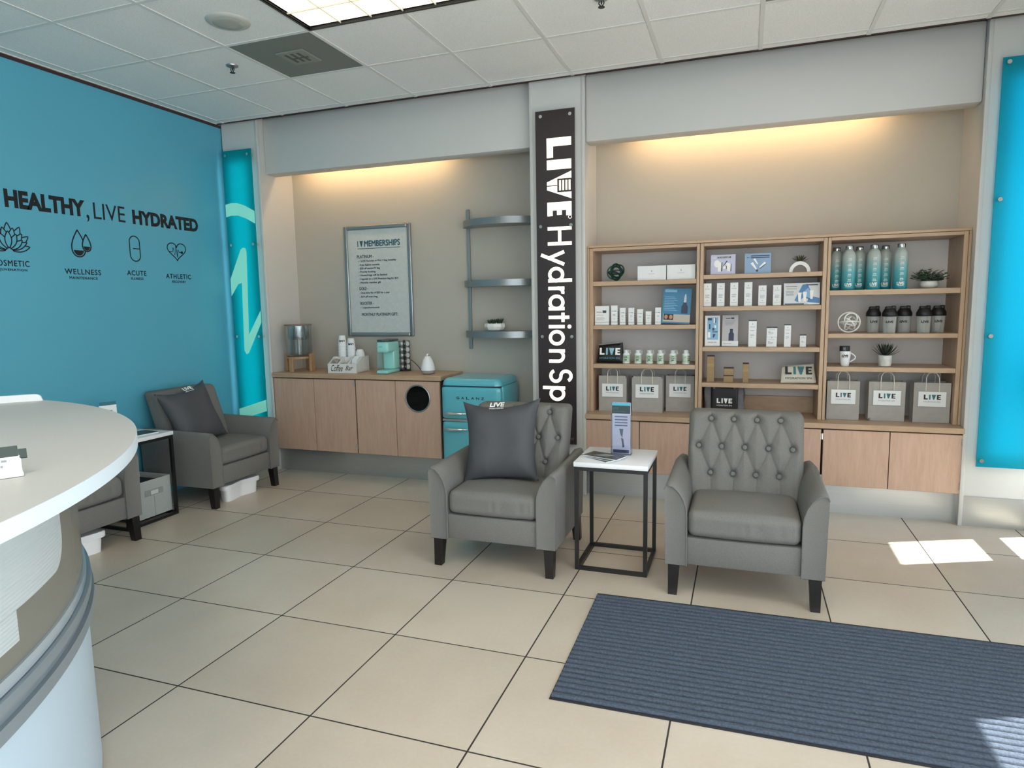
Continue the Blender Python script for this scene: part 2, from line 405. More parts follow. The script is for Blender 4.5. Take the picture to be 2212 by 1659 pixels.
b = B(); wall_with_holes(b, 'x', XR, XR + .05, YF, YN, 3.25, SIDE_OPEN); struct('wall_right', b, WHITE, smooth=0)
b = B(); wall_with_holes(b, 'y', YF - .05, YF, XL, XR, 3.25, FRONT_OPEN); struct('wall_front', b, WHITE, smooth=0)
PANE = glassy('window_pane', '#f2f8f8', 0.03, 0.02, True)
def window(name, plane, a, c, z0, z1, bars, pos):
    f = B(); t = .035
    def bx(bb, p, q, h0, h1, d0, d1):
        if plane == 'x': bb.box(pos + d0, pos + d1, p, q, h0, h1)
        else: bb.box(p, q, pos - d1, pos - d0, h0, h1)
    for p, q, h0, h1 in [(a, a + t, z0, z1), (c - t, c, z0, z1), (a + t, c - t, z0, z0 + t), (a + t, c - t, z1 - t, z1)] + bars: bx(f, p, q, h0, h1, 0, .045)
    o = struct(name, f, ALU, smooth=0)
    g = B(); bx(g, a + t, c - t, z0 + t, z1 - t, .02, .024); g.obj('pane', PANE, o, 0)
window('window_1', 'x', *SIDE_OPEN[2], [(4.295, 4.655, .77, 1.03)], XR)
window('door_1', 'x', *SIDE_OPEN[1], [(2.035, 2.895, .80, 1.03)], XR)
window('window_2', 'x', *SIDE_OPEN[0], [(-1.2, -1.15, .155, 2.585), (.28, .33, .155, 2.585)], XR)
window('window_3', 'y', *FRONT_OPEN[0], [(-.1, -.05, .155, 2.585)], YF)

# ceiling: tiles, T-grid, void above the bulkhead gap
CT, COX, COY = 0.6096, -3.6009, 4.5787
YE = 4.665
def cx(i): return COX + i * CT
def cyv(j): return COY - j * CT
ADDED_LIGHTS = [('added ceiling troffer above the reception counter, beyond the top of the photo', 2, 6), ('added ceiling troffer above the ribbed mat, beyond the top of the photo', 6, 4), ('added unseen ceiling troffer behind the photographer', 6, 9)]  # unseen troffers added to brighten the seats and counter
holes = [(cx(i), cx(i + 2), cyv(j + 1), cyv(j)) for _, i, j in ADDED_LIGHTS] + [(cx(2), cx(4), cyv(3), cyv(2)), (cx(1), cx(2), cyv(2), cyv(1)), (cx(6), cx(7), cyv(2) , cyv(1))]
xs = [XL - .03] + [cx(i) for i in range(-1, 9) if XL < cx(i) < XR] + [XR]
ys = [YE] + [cyv(j) for j in range(0, 13) if cyv(j) > YF] + [YF]
b = B()
for i in range(len(xs) - 1):
    for j in range(len(ys) - 1):
        mx_, my_ = (xs[i] + xs[i + 1]) / 2, (ys[j] + ys[j + 1]) / 2
        if any(h[0] < mx_ < h[1] and h[2] < my_ < h[3] for h in holes): continue
        b.box(xs[i], xs[i + 1], ys[j + 1], ys[j], H + .004, H + .02)
ceiling = struct('ceiling', b, CEIL_TILE, smooth=0)
g = B(); t = .012
for x in xs[1:-1]:
    segs = [(YF, YE)]
    for h in holes:
        if h[0] + .01 < x < h[1] - .01: segs = [(YF, h[2]), (h[3], YE)]
    for p, q in segs: g.box(x - t, x + t, p, q, H, H + .006)
for y in ys[1:-1]:
    segs = [(XL, XR)]
    for h in holes:
        if h[2] + .01 < y < h[3] - .01: segs = [(XL, h[0]), (h[1], XR)]
    for p, q in segs: g.box(p, q, y - t, y + t, H + .0006, H + .0055)
g.box(XL - .02, XL + .018, YF, YE, H - .001, H + .006)
g.obj('ceiling_grid', GRID_M, ceiling, 0)
b = B(); b.box(XL - .1, XR + .05, YF - .05, YN + .1, 3.25, 3.30); struct('ceiling_deck', b, mat('plenum', '#2a2423', .9), smooth=0)
b = B(); b.box(XL, XR, YE - .012, YE, H - .002, 3.06); b.box(XL, XR, YE, 5.15, 3.05, 3.06); b.box(XL, XL + .006, YF, YP, 2.985, H - .002); struct('shadow_gap_strip', b, DARK_GAP, smooth=0)  # dark faces paint the shadow gap along ceiling edge and wall top

# bulkhead and pilasters
for x0, x1 in ((-3.92, -1.49), (-1.105, 1.31)):
    b = B(); b.rbox(x0, x1, YB, YB + .14, 2.585, 3.049, .012, 2); struct('wall_back_bulkhead', b, WHITE)
for x0, x1 in ((XL + .008, -3.92), (-1.49, -1.105), (1.31, XR)):
    b = B(); b.box(x0, x1, YP, YN, 0, 3.049)
    for xe in (x0, x1):                     # corner beads
        if XL + .1 < xe < XR - .1: b.rbox(xe - .012, xe + .012, YP - .007, YP + .012, 0, 3.045, .004, 2)
    struct('wall_back_pilaster', b, WHITE)
b = B(); b.box(XL - .02, XL + .008, YP + .002, YP + .03, 0, 3.0); struct('trim_2', b, BLACK, smooth=0)
b = B(); b.box(-3.92, -2.27, YB - .02, YN, 0, .199); b.box(-1.105, 1.31, YB - .02, YN, 0, .196)
b.box(-3.999, -3.925, YP - .006, YP, 0, .19); b.box(1.312, XR - .001, YP - .006, YP, 0, .192); b.box(-1.485, -1.11, YP - .006, YP, 0, .19)
b.box(-1.11, -1.104, YP - .006, YB - .02, 0, .19); b.box(1.303, 1.3095, YP - .006, YB - .02, 0, .192)
struct('baseboard_back', b, STEEL, smooth=0)
b = B(); b.box(XL, XL + .006, YF, YP - .01, 0, .15); struct('baseboard_left', b, TEAL_WALL, smooth=0)

# ================================================================ CEILING FITTINGS
t = thing('ceiling_light', 'recessed rectangular fluorescent troffer with white louvre cells', 'ceiling light', ((cx(2) + cx(4)) / 2, (cyv(2) + cyv(3)) / 2, H))
lw, ld = CT, CT / 2
b = B()
for x0, x1, y0, y1 in ((-lw, -lw + .012, -ld, ld), (lw - .012, lw, -ld, ld), (-lw, lw, -ld, -ld + .012), (-lw, lw, ld - .012, ld)): b.box(x0, x1, y0, y1, -.001, .0145)
b.obj('light_frame', BLACK_SAT, t, 0)
b = B(); nxc, nyc = 6, 3
for i in range(1, nxc): x = -lw + .022 + (2 * lw - .044) * i / nxc; b.box(x - .0022, x + .0022, -ld + .012, ld - .012, .006, .0145)
for j in range(1, nyc): y = -ld + .022 + (2 * ld - .044) * j / nyc; b.box(-lw + .012, lw - .012, y - .0022, y + .0022, .0062, .0145)
b.obj('louvre', LOUVER, t, 0)
b = B()
def cells(bb):
    for i in range(nxc):
        for j in range(nyc):
            x0 = -lw + .022 + (2 * lw - .044) * i / nxc; x1 = -lw + .022 + (2 * lw - .044) * (i + 1) / nxc
            y0 = -ld + .022 + (2 * ld - .044) * j / nyc; y1 = -ld + .022 + (2 * ld - .044) * (j + 1) / nyc
            bb.sheet(8, 8, lambda u, v: (x0 + (x1 - x0) * u, y0 + (y1 - y0) * v, .0146 + .05 * math.sin(PI * u) * math.sin(PI * v)))
cells(b); b.obj('diffuser', LAMP, t, 60)
for lab, i, j in ADDED_LIGHTS:
    o = dup(t, (cx(i) + CT, cyv(j) - CT / 2, H), lab)
    for c_ in o.children:
        if c_.name.startswith('diffuser'): c_.data = c_.data.copy(); c_.data.materials[0] = LAMP_ADDED
vent_m = mat('painted_vent_metal', '#6f746f', 0.5)
def vent(label, i, j):
    t = thing('ceiling_vent', label, 'air vent', (cx(i) + CT / 2, cyv(j) - CT / 2, H))
    b = B(); h = CT / 2 - .012
    b.box(-h, h, -h, h, .004, .012); b.obj('perforated_plate', vent_m, t, 0)
    b = B(); b.rbox(-.10, .10, -.10, .10, -.004, .006, .003, 1); b.obj('cover_plate', mat('vent_cover', '#858981', .6), t, 30)
    b = B()
    for k in range(3): b.box(-.06 + .045 * k, -.04 + .045 * k, -.07, .06, -.0055, -.003)
    b.box(-.06, .07, -.005, .012, -.0056, -.003); b.obj('slot', mat('vent_slot', '#55584f', .7), t, 0)
vent('grey square perforated ceiling vent with stained centre beside the lit troffer', 1, 1)
vent('grey ceiling vent cut by the top edge of the photo', 6, 1)
t = thing('ceiling_speaker', 'round white speaker grille flush in a ceiling tile', 'speaker', (-2.72, 3.095, H + .004))
b = B(); b.lathe([(.085, -.012), (.105, -.010), (.115, -.004), (.117, 0)], 48); b.obj('rim', mat('speaker_rim', '#b9bbb6', .5), t, 40)
b = B(); b.lathe([(0.0001, -.016), (.05, -.015), (.08, -.013), (.084, -.010)], 48); b.obj('grille', mat('speaker_grille', '#a9aaa2', .6, noise_amt=.1, noise_scale=400), t, 40)
def sprinkler(label, x, y):
    t = thing('fire_sprinkler', label, 'sprinkler', (x, y, H + .004))
    b = B(); b.lathe([(.012, -.016), (.02, -.012), (.036, -.006), (.038, 0)], 24); b.obj('escutcheon', ALU, t, 40)
    b = B()
    for s_ in (-1, 1): b.tube([(0.011 * s_, 0, -.012), (.014 * s_, 0, -.026), (.002 * s_, 0, -.042)], .003, 6)
    b.cyl((0, 0, -.03), (0, 0, -.012), .004, n=8); b.obj('sprinkler_frame', BLACK_SAT, t, 40)
    b = B(); b.cyl((0, 0, -.046), (0, 0, -.043), .017, n=20); b.obj('deflector', BLACK_SAT, t, 40)
sprinkler('small chrome sprinkler head near the ceiling speaker', -3.18, 3.63)
sprinkler('chrome sprinkler head at the top edge of the photo', -.741, 3.59)

# cove tubes behind the bulkheads
for lab, x0, x1 in (('warm tube lamp in the cove above the coffee counter', -3.75, -2.35), ('warm tube lamp in the cove above the product shelves', -.8, .85)):
    t = thing('cove_lamp', lab, 'lamp', ((x0 + x1) / 2, 4.99, 2.70))
    L2 = (x1 - x0) / 2
    b = B(); b.cyl((-L2, 0, 0), (L2, 0, 0), .013, n=10); b.obj('tube', COVE, t)
    b = B(); b.box(-L2 - .03, L2 + .03, -.055, -.04, -.03, .03)
    for sx in (-1, 1): b.box(sx * (L2 + .015) - .015, sx * (L2 + .015) + .015, -.04, .014, -.014, .014)
    b.obj('batten', WHITE_P, t, 0)

def ring_path(b, M, pts, r=.0045, closed=True):
    """flat vinyl outline of width 2r"""
    P_ = [Vector(p).to_2d() for p in pts]; n = len(P_); L_, R_ = [], []
    for i, p in enumerate(P_):
        a = P_[(i + 1) % n] if closed or i < n - 1 else p; c = P_[i - 1] if closed or i > 0 else p
        d = (a - c); d = d.normalized() if d.length > 1e-9 else Vector((1, 0)); q = Vector((-d.y, d.x)) * r
        L_.append(p + q); R_.append(p - q)
    vs = [(*p, .0006) for p in L_] + [(*p, .0006) for p in R_]
    b.raw(vs, [(i, (i + 1) % n, n + (i + 1) % n, n + i) for i in range(n if closed else n - 1)], M)
# ================================================================ SIGN PANELS ON THE PILASTERS
def standoffs(t, pts):
    for x, z in pts:
        b = B(); b.cyl((x, -.012, z), (x, .049, z), .012, n=20); b.obj('standoff', CHROME, t)
def led_back(t, x0, x1, z0, z1):
    b = B(); b.box(x0, x1, .042, .049, z0, z1); b.obj('led_backlight', LED, t, 0)
# local origin at the panel foot, y = 0 is the panel, pilaster face at y = .05
YS = YP - .05
t = thing('sign_panel', 'tall black backlit sign with glowing vertical letters on the middle pilaster', 'sign', (0, YS, 0))
b = B(); b.box(-1.440, -1.152, -.005, .003, .395, 2.795); b.obj('panel', SIGN_BLACK, t, 0)
M = frame((0, -.0055, 0), DOWN)   # frame x = -z, frame y = +x
b = B()
bl, cp = -1.357, -1.178
def dz(z): return -z
hh = cp - bl
b.prism([(dz(2.603), bl), (dz(2.468), bl), (dz(2.468), bl + hh * .26), (dz(2.545), bl + hh * .26), (dz(2.545), cp), (dz(2.603), cp)], 0, .003, M)
b.prism([(dz(2.452), bl), (dz(2.385), bl), (dz(2.385), cp), (dz(2.452), cp)], 0, .003, M)
b.prism([(dz(2.368), cp), (dz(2.300), bl), (dz(2.245), bl), (dz(2.178), cp), (dz(2.225), cp), (dz(2.225), bl + hh * .42), (dz(2.32), bl + hh * .42), (dz(2.32), cp)], 0, .003, M)
b.prism([(dz(2.158), bl), (dz(2.062), bl), (dz(2.062), bl + hh * .22), (dz(2.10), bl + hh * .22), (dz(2.10), bl + hh * .40), (dz(2.068), bl + hh * .40), (dz(2.068), bl + hh * .60), (dz(2.10), bl + hh * .60), (dz(2.10), bl + hh * .78), (dz(2.062), bl + hh * .78), (dz(2.062), cp), (dz(2.158), cp)], 0, .003, M)
for k in range(4):
    y0 = bl + hh * (.50 + .13 * k); b.box(dz(2.308), dz(2.238), y0, y0 + hh * .075, 0, .003, M)
b.tube([M @ Vector((dz(2.05) + .011 * math.cos(a), cp - .012 + .011 * math.sin(a), .001)) for a in [2 * PI * k / 20 for k in range(20)]], .002, 6, True)
b.obj('lit_wordmark', LIT, t, 0)
b = B(); b.box(dz(2.276), dz(2.270), bl - .03, bl + hh * .42, .003, .004, M); b.obj('syringe_needle', SIGN_BLACK, t, 0)
# thin round letters drawn as even strokes; px() maps the letter's place along the sign
def zpos(q): return -(1.989 - (q - 490) * .00338)
SW, XH = .0125, .122
def arcp(cx_, cy_, rx, ry, a0, a1, n=22): return [(cx_ + rx * math.cos(math.radians(a0 + (a1 - a0) * k / n)), cy_ + ry * math.sin(math.radians(a0 + (a1 - a0) * k / n))) for k in range(n + 1)]
def stroke(b, pts, closed=False): ring_path(b, M, [(x, y + bl) for x, y in pts], SW, closed)
CAPH = cp - bl
def bowl(b, x0, x1): c_ = (x0 + x1) / 2; r1 = (x1 - x0) / 2 - SW; stroke(b, arcp(c_, XH / 2, r1, XH / 2 - SW, 0, 360, 40)[:-1], True)
def word(name, letters):
    for chh, p0, p1 in letters:
        b = B(); x0, x1 = zpos(p0), zpos(p1); m = (x0 + x1) / 2
        if chh == 'H': stroke(b, [(x0 + SW, 0), (x0 + SW, CAPH)]); stroke(b, [(x1 - SW, 0), (x1 - SW, CAPH)]); stroke(b, [(x0 + SW, CAPH / 2), (x1 - SW, CAPH / 2)])
        elif chh == 'y': stroke(b, [(x0 + SW, XH), (m, .0)]); stroke(b, [(x1 - SW, XH), (m - .028, -.052)])
        elif chh == 'd': bowl(b, x0, x1); stroke(b, [(x1 - SW, 0), (x1 - SW, CAPH)])
        elif chh == 'p': bowl(b, x0, x1); stroke(b, [(x0 + SW, -.050), (x0 + SW, XH)])
        elif chh == 'a': bowl(b, x0, x1); stroke(b, [(x1 - SW, 0), (x1 - SW, XH)])
        elif chh == 'o': bowl(b, x0, x1)
        elif chh == 'r': stroke(b, [(x0 + SW, 0), (x0 + SW, XH)]); stroke(b, arcp(x0 + SW + .032, XH - .05, .032, .05 - SW, 180, 75, 14))
        elif chh == 'n': stroke(b, [(x0 + SW, 0), (x0 + SW, XH)]); r1 = (x1 - x0) / 2 - SW; stroke(b, arcp(m, XH - SW - r1, r1, r1, 180, 0, 20) + [(x1 - SW, 0)])
        elif chh == 't': stroke(b, [(m, 0), (m, XH + .035)]); stroke(b, [(x0, XH - SW), (x1, XH - SW)])
        elif chh == 'i': stroke(b, [(m, 0), (m, XH)]); b.prism([(m + .015 * math.cos(2 * PI * k / 16), bl + XH + .035 + .015 * math.sin(2 * PI * k / 16)) for k in range(16)], 0, .0006, M)
        elif chh == 'S':
            r1 = (x1 - x0) / 2 - SW; q = CAPH / 4 - SW / 2
            stroke(b, arcp(m, CAPH - SW - q, r1 * .92, q, 25, 270, 24)[:-1] + arcp(m, SW + q, r1, q, 90, -160, 24))
        b.obj(name, LIT, t, 0)
word('lit_letter', [('H', 491, 530), ('y', 540, 574), ('d', 575, 608), ('r', 617, 632), ('a', 634, 668), ('t', 673, 693), ('i', 699, 707), ('o', 710, 744), ('n', 752, 782), ('S', 795, 826), ('p', 833, 866), ('a', 872, 905)])
standoffs(t, [(-1.40, 2.757), (-1.185, 2.755), (-1.408, 1.992), (-1.182, 1.993), (-1.406, 1.196), (-1.182, 1.196), (-1.40, .437), (-1.182, .437)])
b = B(); b.box(-1.40, -1.19, .042, .049, .44, 2.74); b.obj('led_backlight', LED, t, 0)

t = thing('backlit_panel', 'narrow turquoise backlit panel with mint script strokes beside the teal wall', 'wall panel', (0, YS, 0))
b = B(); b.box(-4.245, -3.945, -.005, .003, .395, 2.78); b.obj('panel', ACRYL, t, 0)
M = frame((0, -.0055, 0), FRONT)
b = B()
top = [(-4.245, 2.335), (-4.19, 2.345), (-4.12, 2.342), (-4.04, 2.315), (-3.945, 2.265)]
b.prism(top + [(x, z - .105) for x, z in reversed(top)], 0, .0015, M)
b.prism([(-4.245, 1.70), (-4.245, 1.555), (-4.165, 1.655), (-4.125, 1.665), (-4.145, 1.08), (-4.125, 1.045), (-4.10, 1.055), (-3.945, 1.32), (-3.945, 1.425), (-4.085, 1.215), (-4.055, 1.93), (-4.065, 1.96), (-4.09, 1.965), (-4.115, 1.95)], 0, .0015, M)
b.prism([(-4.245, .555), (-3.945, .645), (-3.945, .545), (-4.245, .455)], 0, .0015, M)
b.obj('script_stroke', MINT, t, 0)
standoffs(t, [(-4.21, 2.74), (-3.98, 2.735), (-4.21, 1.99), (-3.975, 1.99), (-4.21, 1.2), (-3.975, 1.2), (-4.21, .43), (-3.975, .43)])
led_back(t, -4.19, -4.0, .46, 2.68)
t = thing('backlit_panel', 'plain wide cyan backlit panel on the pilaster beside the product shelves', 'wall panel', (0, YS, 0))
b = B(); b.box(1.362, 1.66, -.005, .003, .395, 2.785); b.obj('panel', ACRYL_B, t, 0)
standoffs(t, [(1.391, 2.757), (1.63, 2.757), (1.391, 1.993), (1.63, 1.993), (1.391, 1.196), (1.63, 1.196), (1.388, .434), (1.628, .434)])
led_back(t, 1.42, 1.61, .46, 2.68)

# ================================================================ TEAL WALL LETTERING
XW = XL + .0005
t = thing('wall_slogan', 'long black vinyl slogan across the teal wall', 'lettering', (XL, 0, 0))
M = frame((.0005, 0, 0), SIDE)
for word, y0, y1, z0, h, bold in (('LIVE', 2.55, 2.815, 2.082, .112, 0), ('HEALTHY', 2.858, 3.385, 2.086, .112, .05), (',', 3.392, 3.412, 2.055, .05, .0), ('LIVE', 3.447, 3.696, 2.082, .112, 0), ('HYDRATED', 3.757, 4.380, 2.08, .105, .05)):
    b = B(); put_text(b, word, M, y0, z0, w=y1 - y0, h=h, bold=bold); b.obj('slogan_word' if word != ',' else 'comma', INK, t, 0)
def icon(label, yc, name):
    return thing(name, label, 'wall decal', (XL, yc, 0)), frame((.0005, 0, 0), SIDE)
def caption(t, M, l1, l2, w1, w2, z1, z2, h1=.036, h2=.018):
    b = B(); put_text(b, l1, M, -w1 / 2, z1, w=w1, h=h1, fat=.022, space=1.15); b.obj('caption', INK, t, 0)
    b = B(); put_text(b, l2, M, -w2 / 2, z2, w=w2, h=h2, fat=.03, space=1.15); b.obj('subcaption', INK, t, 0)
# lotus (cut by the frame edge)
def inside(p, poly):
    c_ = False; n = len(poly)
    for i in range(n):
        (x0, y0), (x1, y1) = poly[i], poly[i - 1]
        if (y0 > p[1]) != (y1 > p[1]) and p[0] < (x1 - x0) * (p[1] - y0) / (y1 - y0) + x0: c_ = not c_
    return c_
def layered(b, M, shapes, r):
    """outlines listed front to back; each is hidden where a nearer one covers it"""
    for i, sh in enumerate(shapes):
        vis = [not any(inside(p, q) for q in shapes[:i]) for p in sh]
        if all(vis): ring_path(b, M, sh, r); continue
        n = len(sh); k0 = next((k for k in range(n) if not vis[k]), 0); run = []
        for k in range(1, n + 1):
            j = (k0 + k) % n
            if vis[j]: run.append(sh[j])
            else:
                if len(run) > 1: ring_path(b, M, run, r, False)
                run = []
        if len(run) > 1: ring_path(b, M, run, r, False)
t, M = icon('black lotus flower decal over COSMETIC on the teal wall', 2.857, 'wall_icon')
b = B(); shapes = []
for angs, L_, wd in (((0,), .125, .040), ((-24, 24), .120, .038), ((-48, 48), .112, .034), ((-12, 12), .150, .042), ((-36, 36), .142, .040), ((-60, 60), .128, .034), ((0,), .178, .046), ((-25, 25), .172, .046), ((-50, 50), .158, .042), ((-74, 74), .132, .034)):
    for a_ in angs:
        a = math.radians(a_); c_, s_ = math.cos(a), math.sin(a); pts = []
        for u in [i / 30 for i in range(31)]: pts.append((wd / 2 * math.sin(PI * u) ** .8, L_ * (.18 + .82 * u)))
        pts += [(-x, y) for x, y in reversed(pts[1:-1])]
        shapes.append([(x * c_ + y * s_, 1.815 + y * c_ - x * s_) for x, y in pts])
layered(b, M, shapes, .0034)
b.obj('icon_outline', INK, t, 0)
caption(t, M, 'COSMETIC', 'REJUVENATION', .225, .19, 1.727, 1.694)
t, M = icon('black water drops decal over WELLNESS on the teal wall', 3.330, 'wall_icon')
def teardrop(xc, z0, h, w, n=72):
    out = []
    for k in range(n):
        a = 2 * PI * k / n; yy = (1 - math.cos(a)) / 2
        out.append((xc + w * math.sin(a) * (1 - yy) ** .55 * 1.25, z0 + h * yy))
    return out
b = B(); layered(b, M, [teardrop(.042, 1.852, .115, .033), teardrop(-.018, 1.812, .18, .052)], .0045); b.obj('icon_outline', INK, t, 0)
b = B()
def fill_drop(xc, z0, h, w, zc):
    p = [q for q in teardrop(xc, z0, h, w * .8) if q[1] < zc]
    p.sort(key=lambda q: math.atan2(q[1] - zc, q[0] - xc))
    if len(p) > 2: b.prism(p, 0, .0006, M)
fill_drop(-.018, 1.82, .17, .052, 1.858); fill_drop(.042, 1.858, .11, .033, 1.888)
b.obj('icon_fill', INK, t, 0)
caption(t, M, 'WELLNESS', 'MAINTENANCE', .262, .205, 1.693, 1.66)
t, M = icon('black pill capsule decal over ACUTE on the teal wall', 3.755, 'wall_icon')
b = B(); r_ = .043
pts = [(r_ * math.cos(a), 1.948 + r_ * math.sin(a)) for a in [PI * k / 14 for k in range(15)]] + [(r_ * math.cos(a), 1.85 + r_ * math.sin(a)) for a in [PI + PI * k / 14 for k in range(15)]]
ring_path(b, M, pts, .0042); bar(b, M, -.016, 1.896, .055, .007); b.obj('icon_outline', INK, t, 0)
caption(t, M, 'ACUTE', 'ILLNESS', .165, .105, 1.702, 1.670)
t, M = icon('black heartbeat heart decal over ATHLETIC on the teal wall', 4.141, 'wall_icon')
b = B()
pts = [(.0057 * 16 * math.sin(a) ** 3, 1.912 + .0048 * (13 * math.cos(a) - 5 * math.cos(2 * a) - 2 * math.cos(3 * a) - math.cos(4 * a))) for a in [2 * PI * k / 48 for k in range(48)]]
ring_path(b, M, pts, .004)
ring_path(b, M, [(-.075, 1.90), (-.045, 1.90), (-.035, 1.935), (-.022, 1.875), (-.008, 1.955), (.004, 1.86), (.014, 1.92), (.024, 1.90), (.05, 1.90)], .0035, False)
b.prism([(.05 + .011 * math.cos(a), 1.90 + .011 * math.sin(a)) for a in [2 * PI * k / 14 for k in range(14)]], 0, .0006, M)
b.obj('icon_outline', INK, t, 0)
caption(t, M, 'ATHLETIC', 'RECOVERY', .245, .135, 1.690, 1.657)

# ================================================================ ARMCHAIRS
def dist_seg(p, a, c):
    ax, ay = a; bx, by = c; px, py = p
    dx, dy = bx - ax, by - ay; L2 = dx * dx + dy * dy
    u = max(0, min(1, ((px - ax) * dx + (py - ay) * dy) / L2))
    return math.hypot(px - ax - u * dx, py - ay - u * dy)
BTN = [(-.176 + .1175 * k, .795) for k in range(4)] + [(-.237 + .1185 * k, .652) for k in range(5)] + [(-.172 + .115 * k, .515) for k in range(4)]
SEG = []
for k in range(4):
    SEG += [(BTN[k], BTN[4 + k]), (BTN[k], BTN[5 + k]), (BTN[9 + k], BTN[4 + k]), (BTN[9 + k], BTN[5 + k])]
    SEG += [(BTN[k], (BTN[k][0], .86)), (BTN[9 + k], (BTN[9 + k][0], .36))]
BACK_Z0, BACK_H, BACK_W, BACK_D = .33, .505, .585, .14
TILT = .33
def back_shape(tuft):
    def fn(v):
        x, y, z = v.x, v.y, v.z + BACK_Z0 + BACK_H / 2
        if tuft and y < -.03:
            f = min(1, (-y - .03) / .03)
            d = min(dist_seg((x, z), a, c) for a, c in SEG)
            r = min(math.hypot(x - q[0], z - q[1]) for q in BTN)
            edge = min(1, (BACK_W / 2 - abs(x)) / .03)
            puff = .016 * (1 - math.exp(-(d / .030) ** 2)) - .007 * math.exp(-(d / .006) ** 2) - .026 * math.exp(-(r / .022) ** 2)
            y -= f * edge * puff
        elif not tuft and y < -.03: y -= .014 * (1 - (x / .30) ** 2)
        x *= 1.0 - .05 * max(0, (z - .5)) * 0
        return Vector((x, y + (z - .43) * TILT, z))
    return fn
def back_front_y(z): return .13 - BACK_D / 2 + (z - .43) * TILT
def make_chair(label, group, tuft):
    t = thing('armchair', label, 'chair', (0, 0, 0), 0, group)
    W = .36
    b = B()
    b.rbox(-.262, .262, -.342, .30, .158, .298, .012, 2)
    b.rbox(-.285, .285, .22, .325, .158, .52, .02, 2)
    b.obj('seat_frame', FABRIC, t)
    for sg in (-1, 1):
        # arm cross-section: flat outside, rolled sloping top, upright inside
        sec = [(.257, .156), (.257, .40), (.262, .445), (.275, .485), (.296, .520), (.322, .545), (.345, .552), (.358, .546), (.364, .53), (.361, .40), (.357, .156)]
        stations = [(-.350, .0), (-.353, .012), (-.345, .03), (-.20, .035), (0.0, .045), (.15, .052), (.26, .05), (.315, .035), (.322, 0)]
        vs, F, n = [], [], len(sec)
        for y, o in stations:
            first = o in (0, .0)
            for x, z in sec:
                k = (z - .156) / (.55 - .156)
                ins = .010 if first else 0
                xc = .31; xx = x + (-ins if x > xc else ins)
                zz = z - (ins * .9 if z > .5 else 0) + max(0, o - .012) * .75 * max(0, k - .35)
                if y > .2: xx = xx - (.012 if x > xc else 0)
                vs.append((sg * xx, y, zz))
        for i in range(len(stations) - 1):
            for k in range(n): F.append((i * n + k, i * n + (k + 1) % n, (i + 1) * n + (k + 1) % n, (i + 1) * n + k))
        F += [tuple(range(n)), tuple(range((len(stations) - 1) * n, len(stations) * n))]
        b = B(); b.raw(vs, F); arm = b.obj('armrest', FABRIC, t, 50)
        pip = [(sg * x, -.3535, z) for x, z in sec[0:9]]
        b = B(); b.tube(pip, .0032, 6); b.obj('piping', BUTTON_F, arm)
    def cush(v):
        x, y, z = v
        if z > 0: z += .022 * (1 - (x / .27) ** 2) * (1 - (y / .23) ** 2)
        if y < -.17:
            y += .0035 * math.sin(x * 95 + 2 * math.sin(x * 31)) * math.exp(-((x - .10) / .10) ** 2) * max(0, 1 - abs(z) / .06)
            y -= .012 * (1 - (x / .26) ** 2)
        return Vector((x, y, z))
    b = B(); b.grid_box(.512, .44, .128, .038, 60, 30, 16, cush, Matrix.Translation((0, -.128, .365))); b.obj('seat_cushion', FABRIC, t, 60)
    b = B(); b.grid_box(BACK_W, BACK_D, BACK_H, .035, 110 if tuft else 30, 8, 96 if tuft else 26, back_shape(tuft), Matrix.Translation((0, .13, 0))); br = b.obj('backrest', FABRIC, t, 75)
    if tuft:
        for x, z in BTN:
            y = back_front_y(z) + .012
            b = B(); b.lathe([(.0135, -.001), (.0135, .003), (.010, .0075), (.004, .009), (.0001, .0092)], 18, Matrix.Translation((x, y, z)) @ Matrix.Rotation(math.radians(90 - 18), 4, 'X')); b.obj('button', BUTTON_F, br, 60)
    for sx in (-1, 1):
        for y0, dy in ((-.315, -.012), (.245, .03)):
            b = B(); x0 = sx * .318
            v = [(x0 + a * .027, y0 + c * .027, .158) for a, c in ((-1, -1), (1, -1), (1, 1), (-1, 1))] + [(x0 + sx * .004 + a * .021, y0 + dy + c * .021, 0.0) for a, c in ((-1, -1), (1, -1), (1, 1), (-1, 1))]
            b.raw(v, [(0, 1, 2, 3), (4, 7, 6, 5), (0, 4, 5, 1), (1, 5, 6, 2), (2, 6, 7, 3), (3, 7, 4, 0)]); b.obj('leg', BLACK_LEG, t, 0)
    return t
GA = 'grey upholstered armchairs'
ch = make_chair('grey button-tufted armchair with no pillow, behind the ribbed mat', GA, True)
ch.location = (.017, 3.512, 0)
c1 = dup(ch, (-1.257, 3.512, 0), 'grey button-tufted armchair with a charcoal pillow, beside the white side table', group=GA)
c3 = make_chair('grey armchair with a charcoal pillow against the teal wall beside the wood cabinets', GA, False)
c3.location = (-3.925, 3.965, 0); c3.rotation_euler = (0, 0, math.radians(90))
c4 = dup(c3, (-3.925, 2.655, 0), 'grey armchair half hidden behind the white reception counter', group=GA)

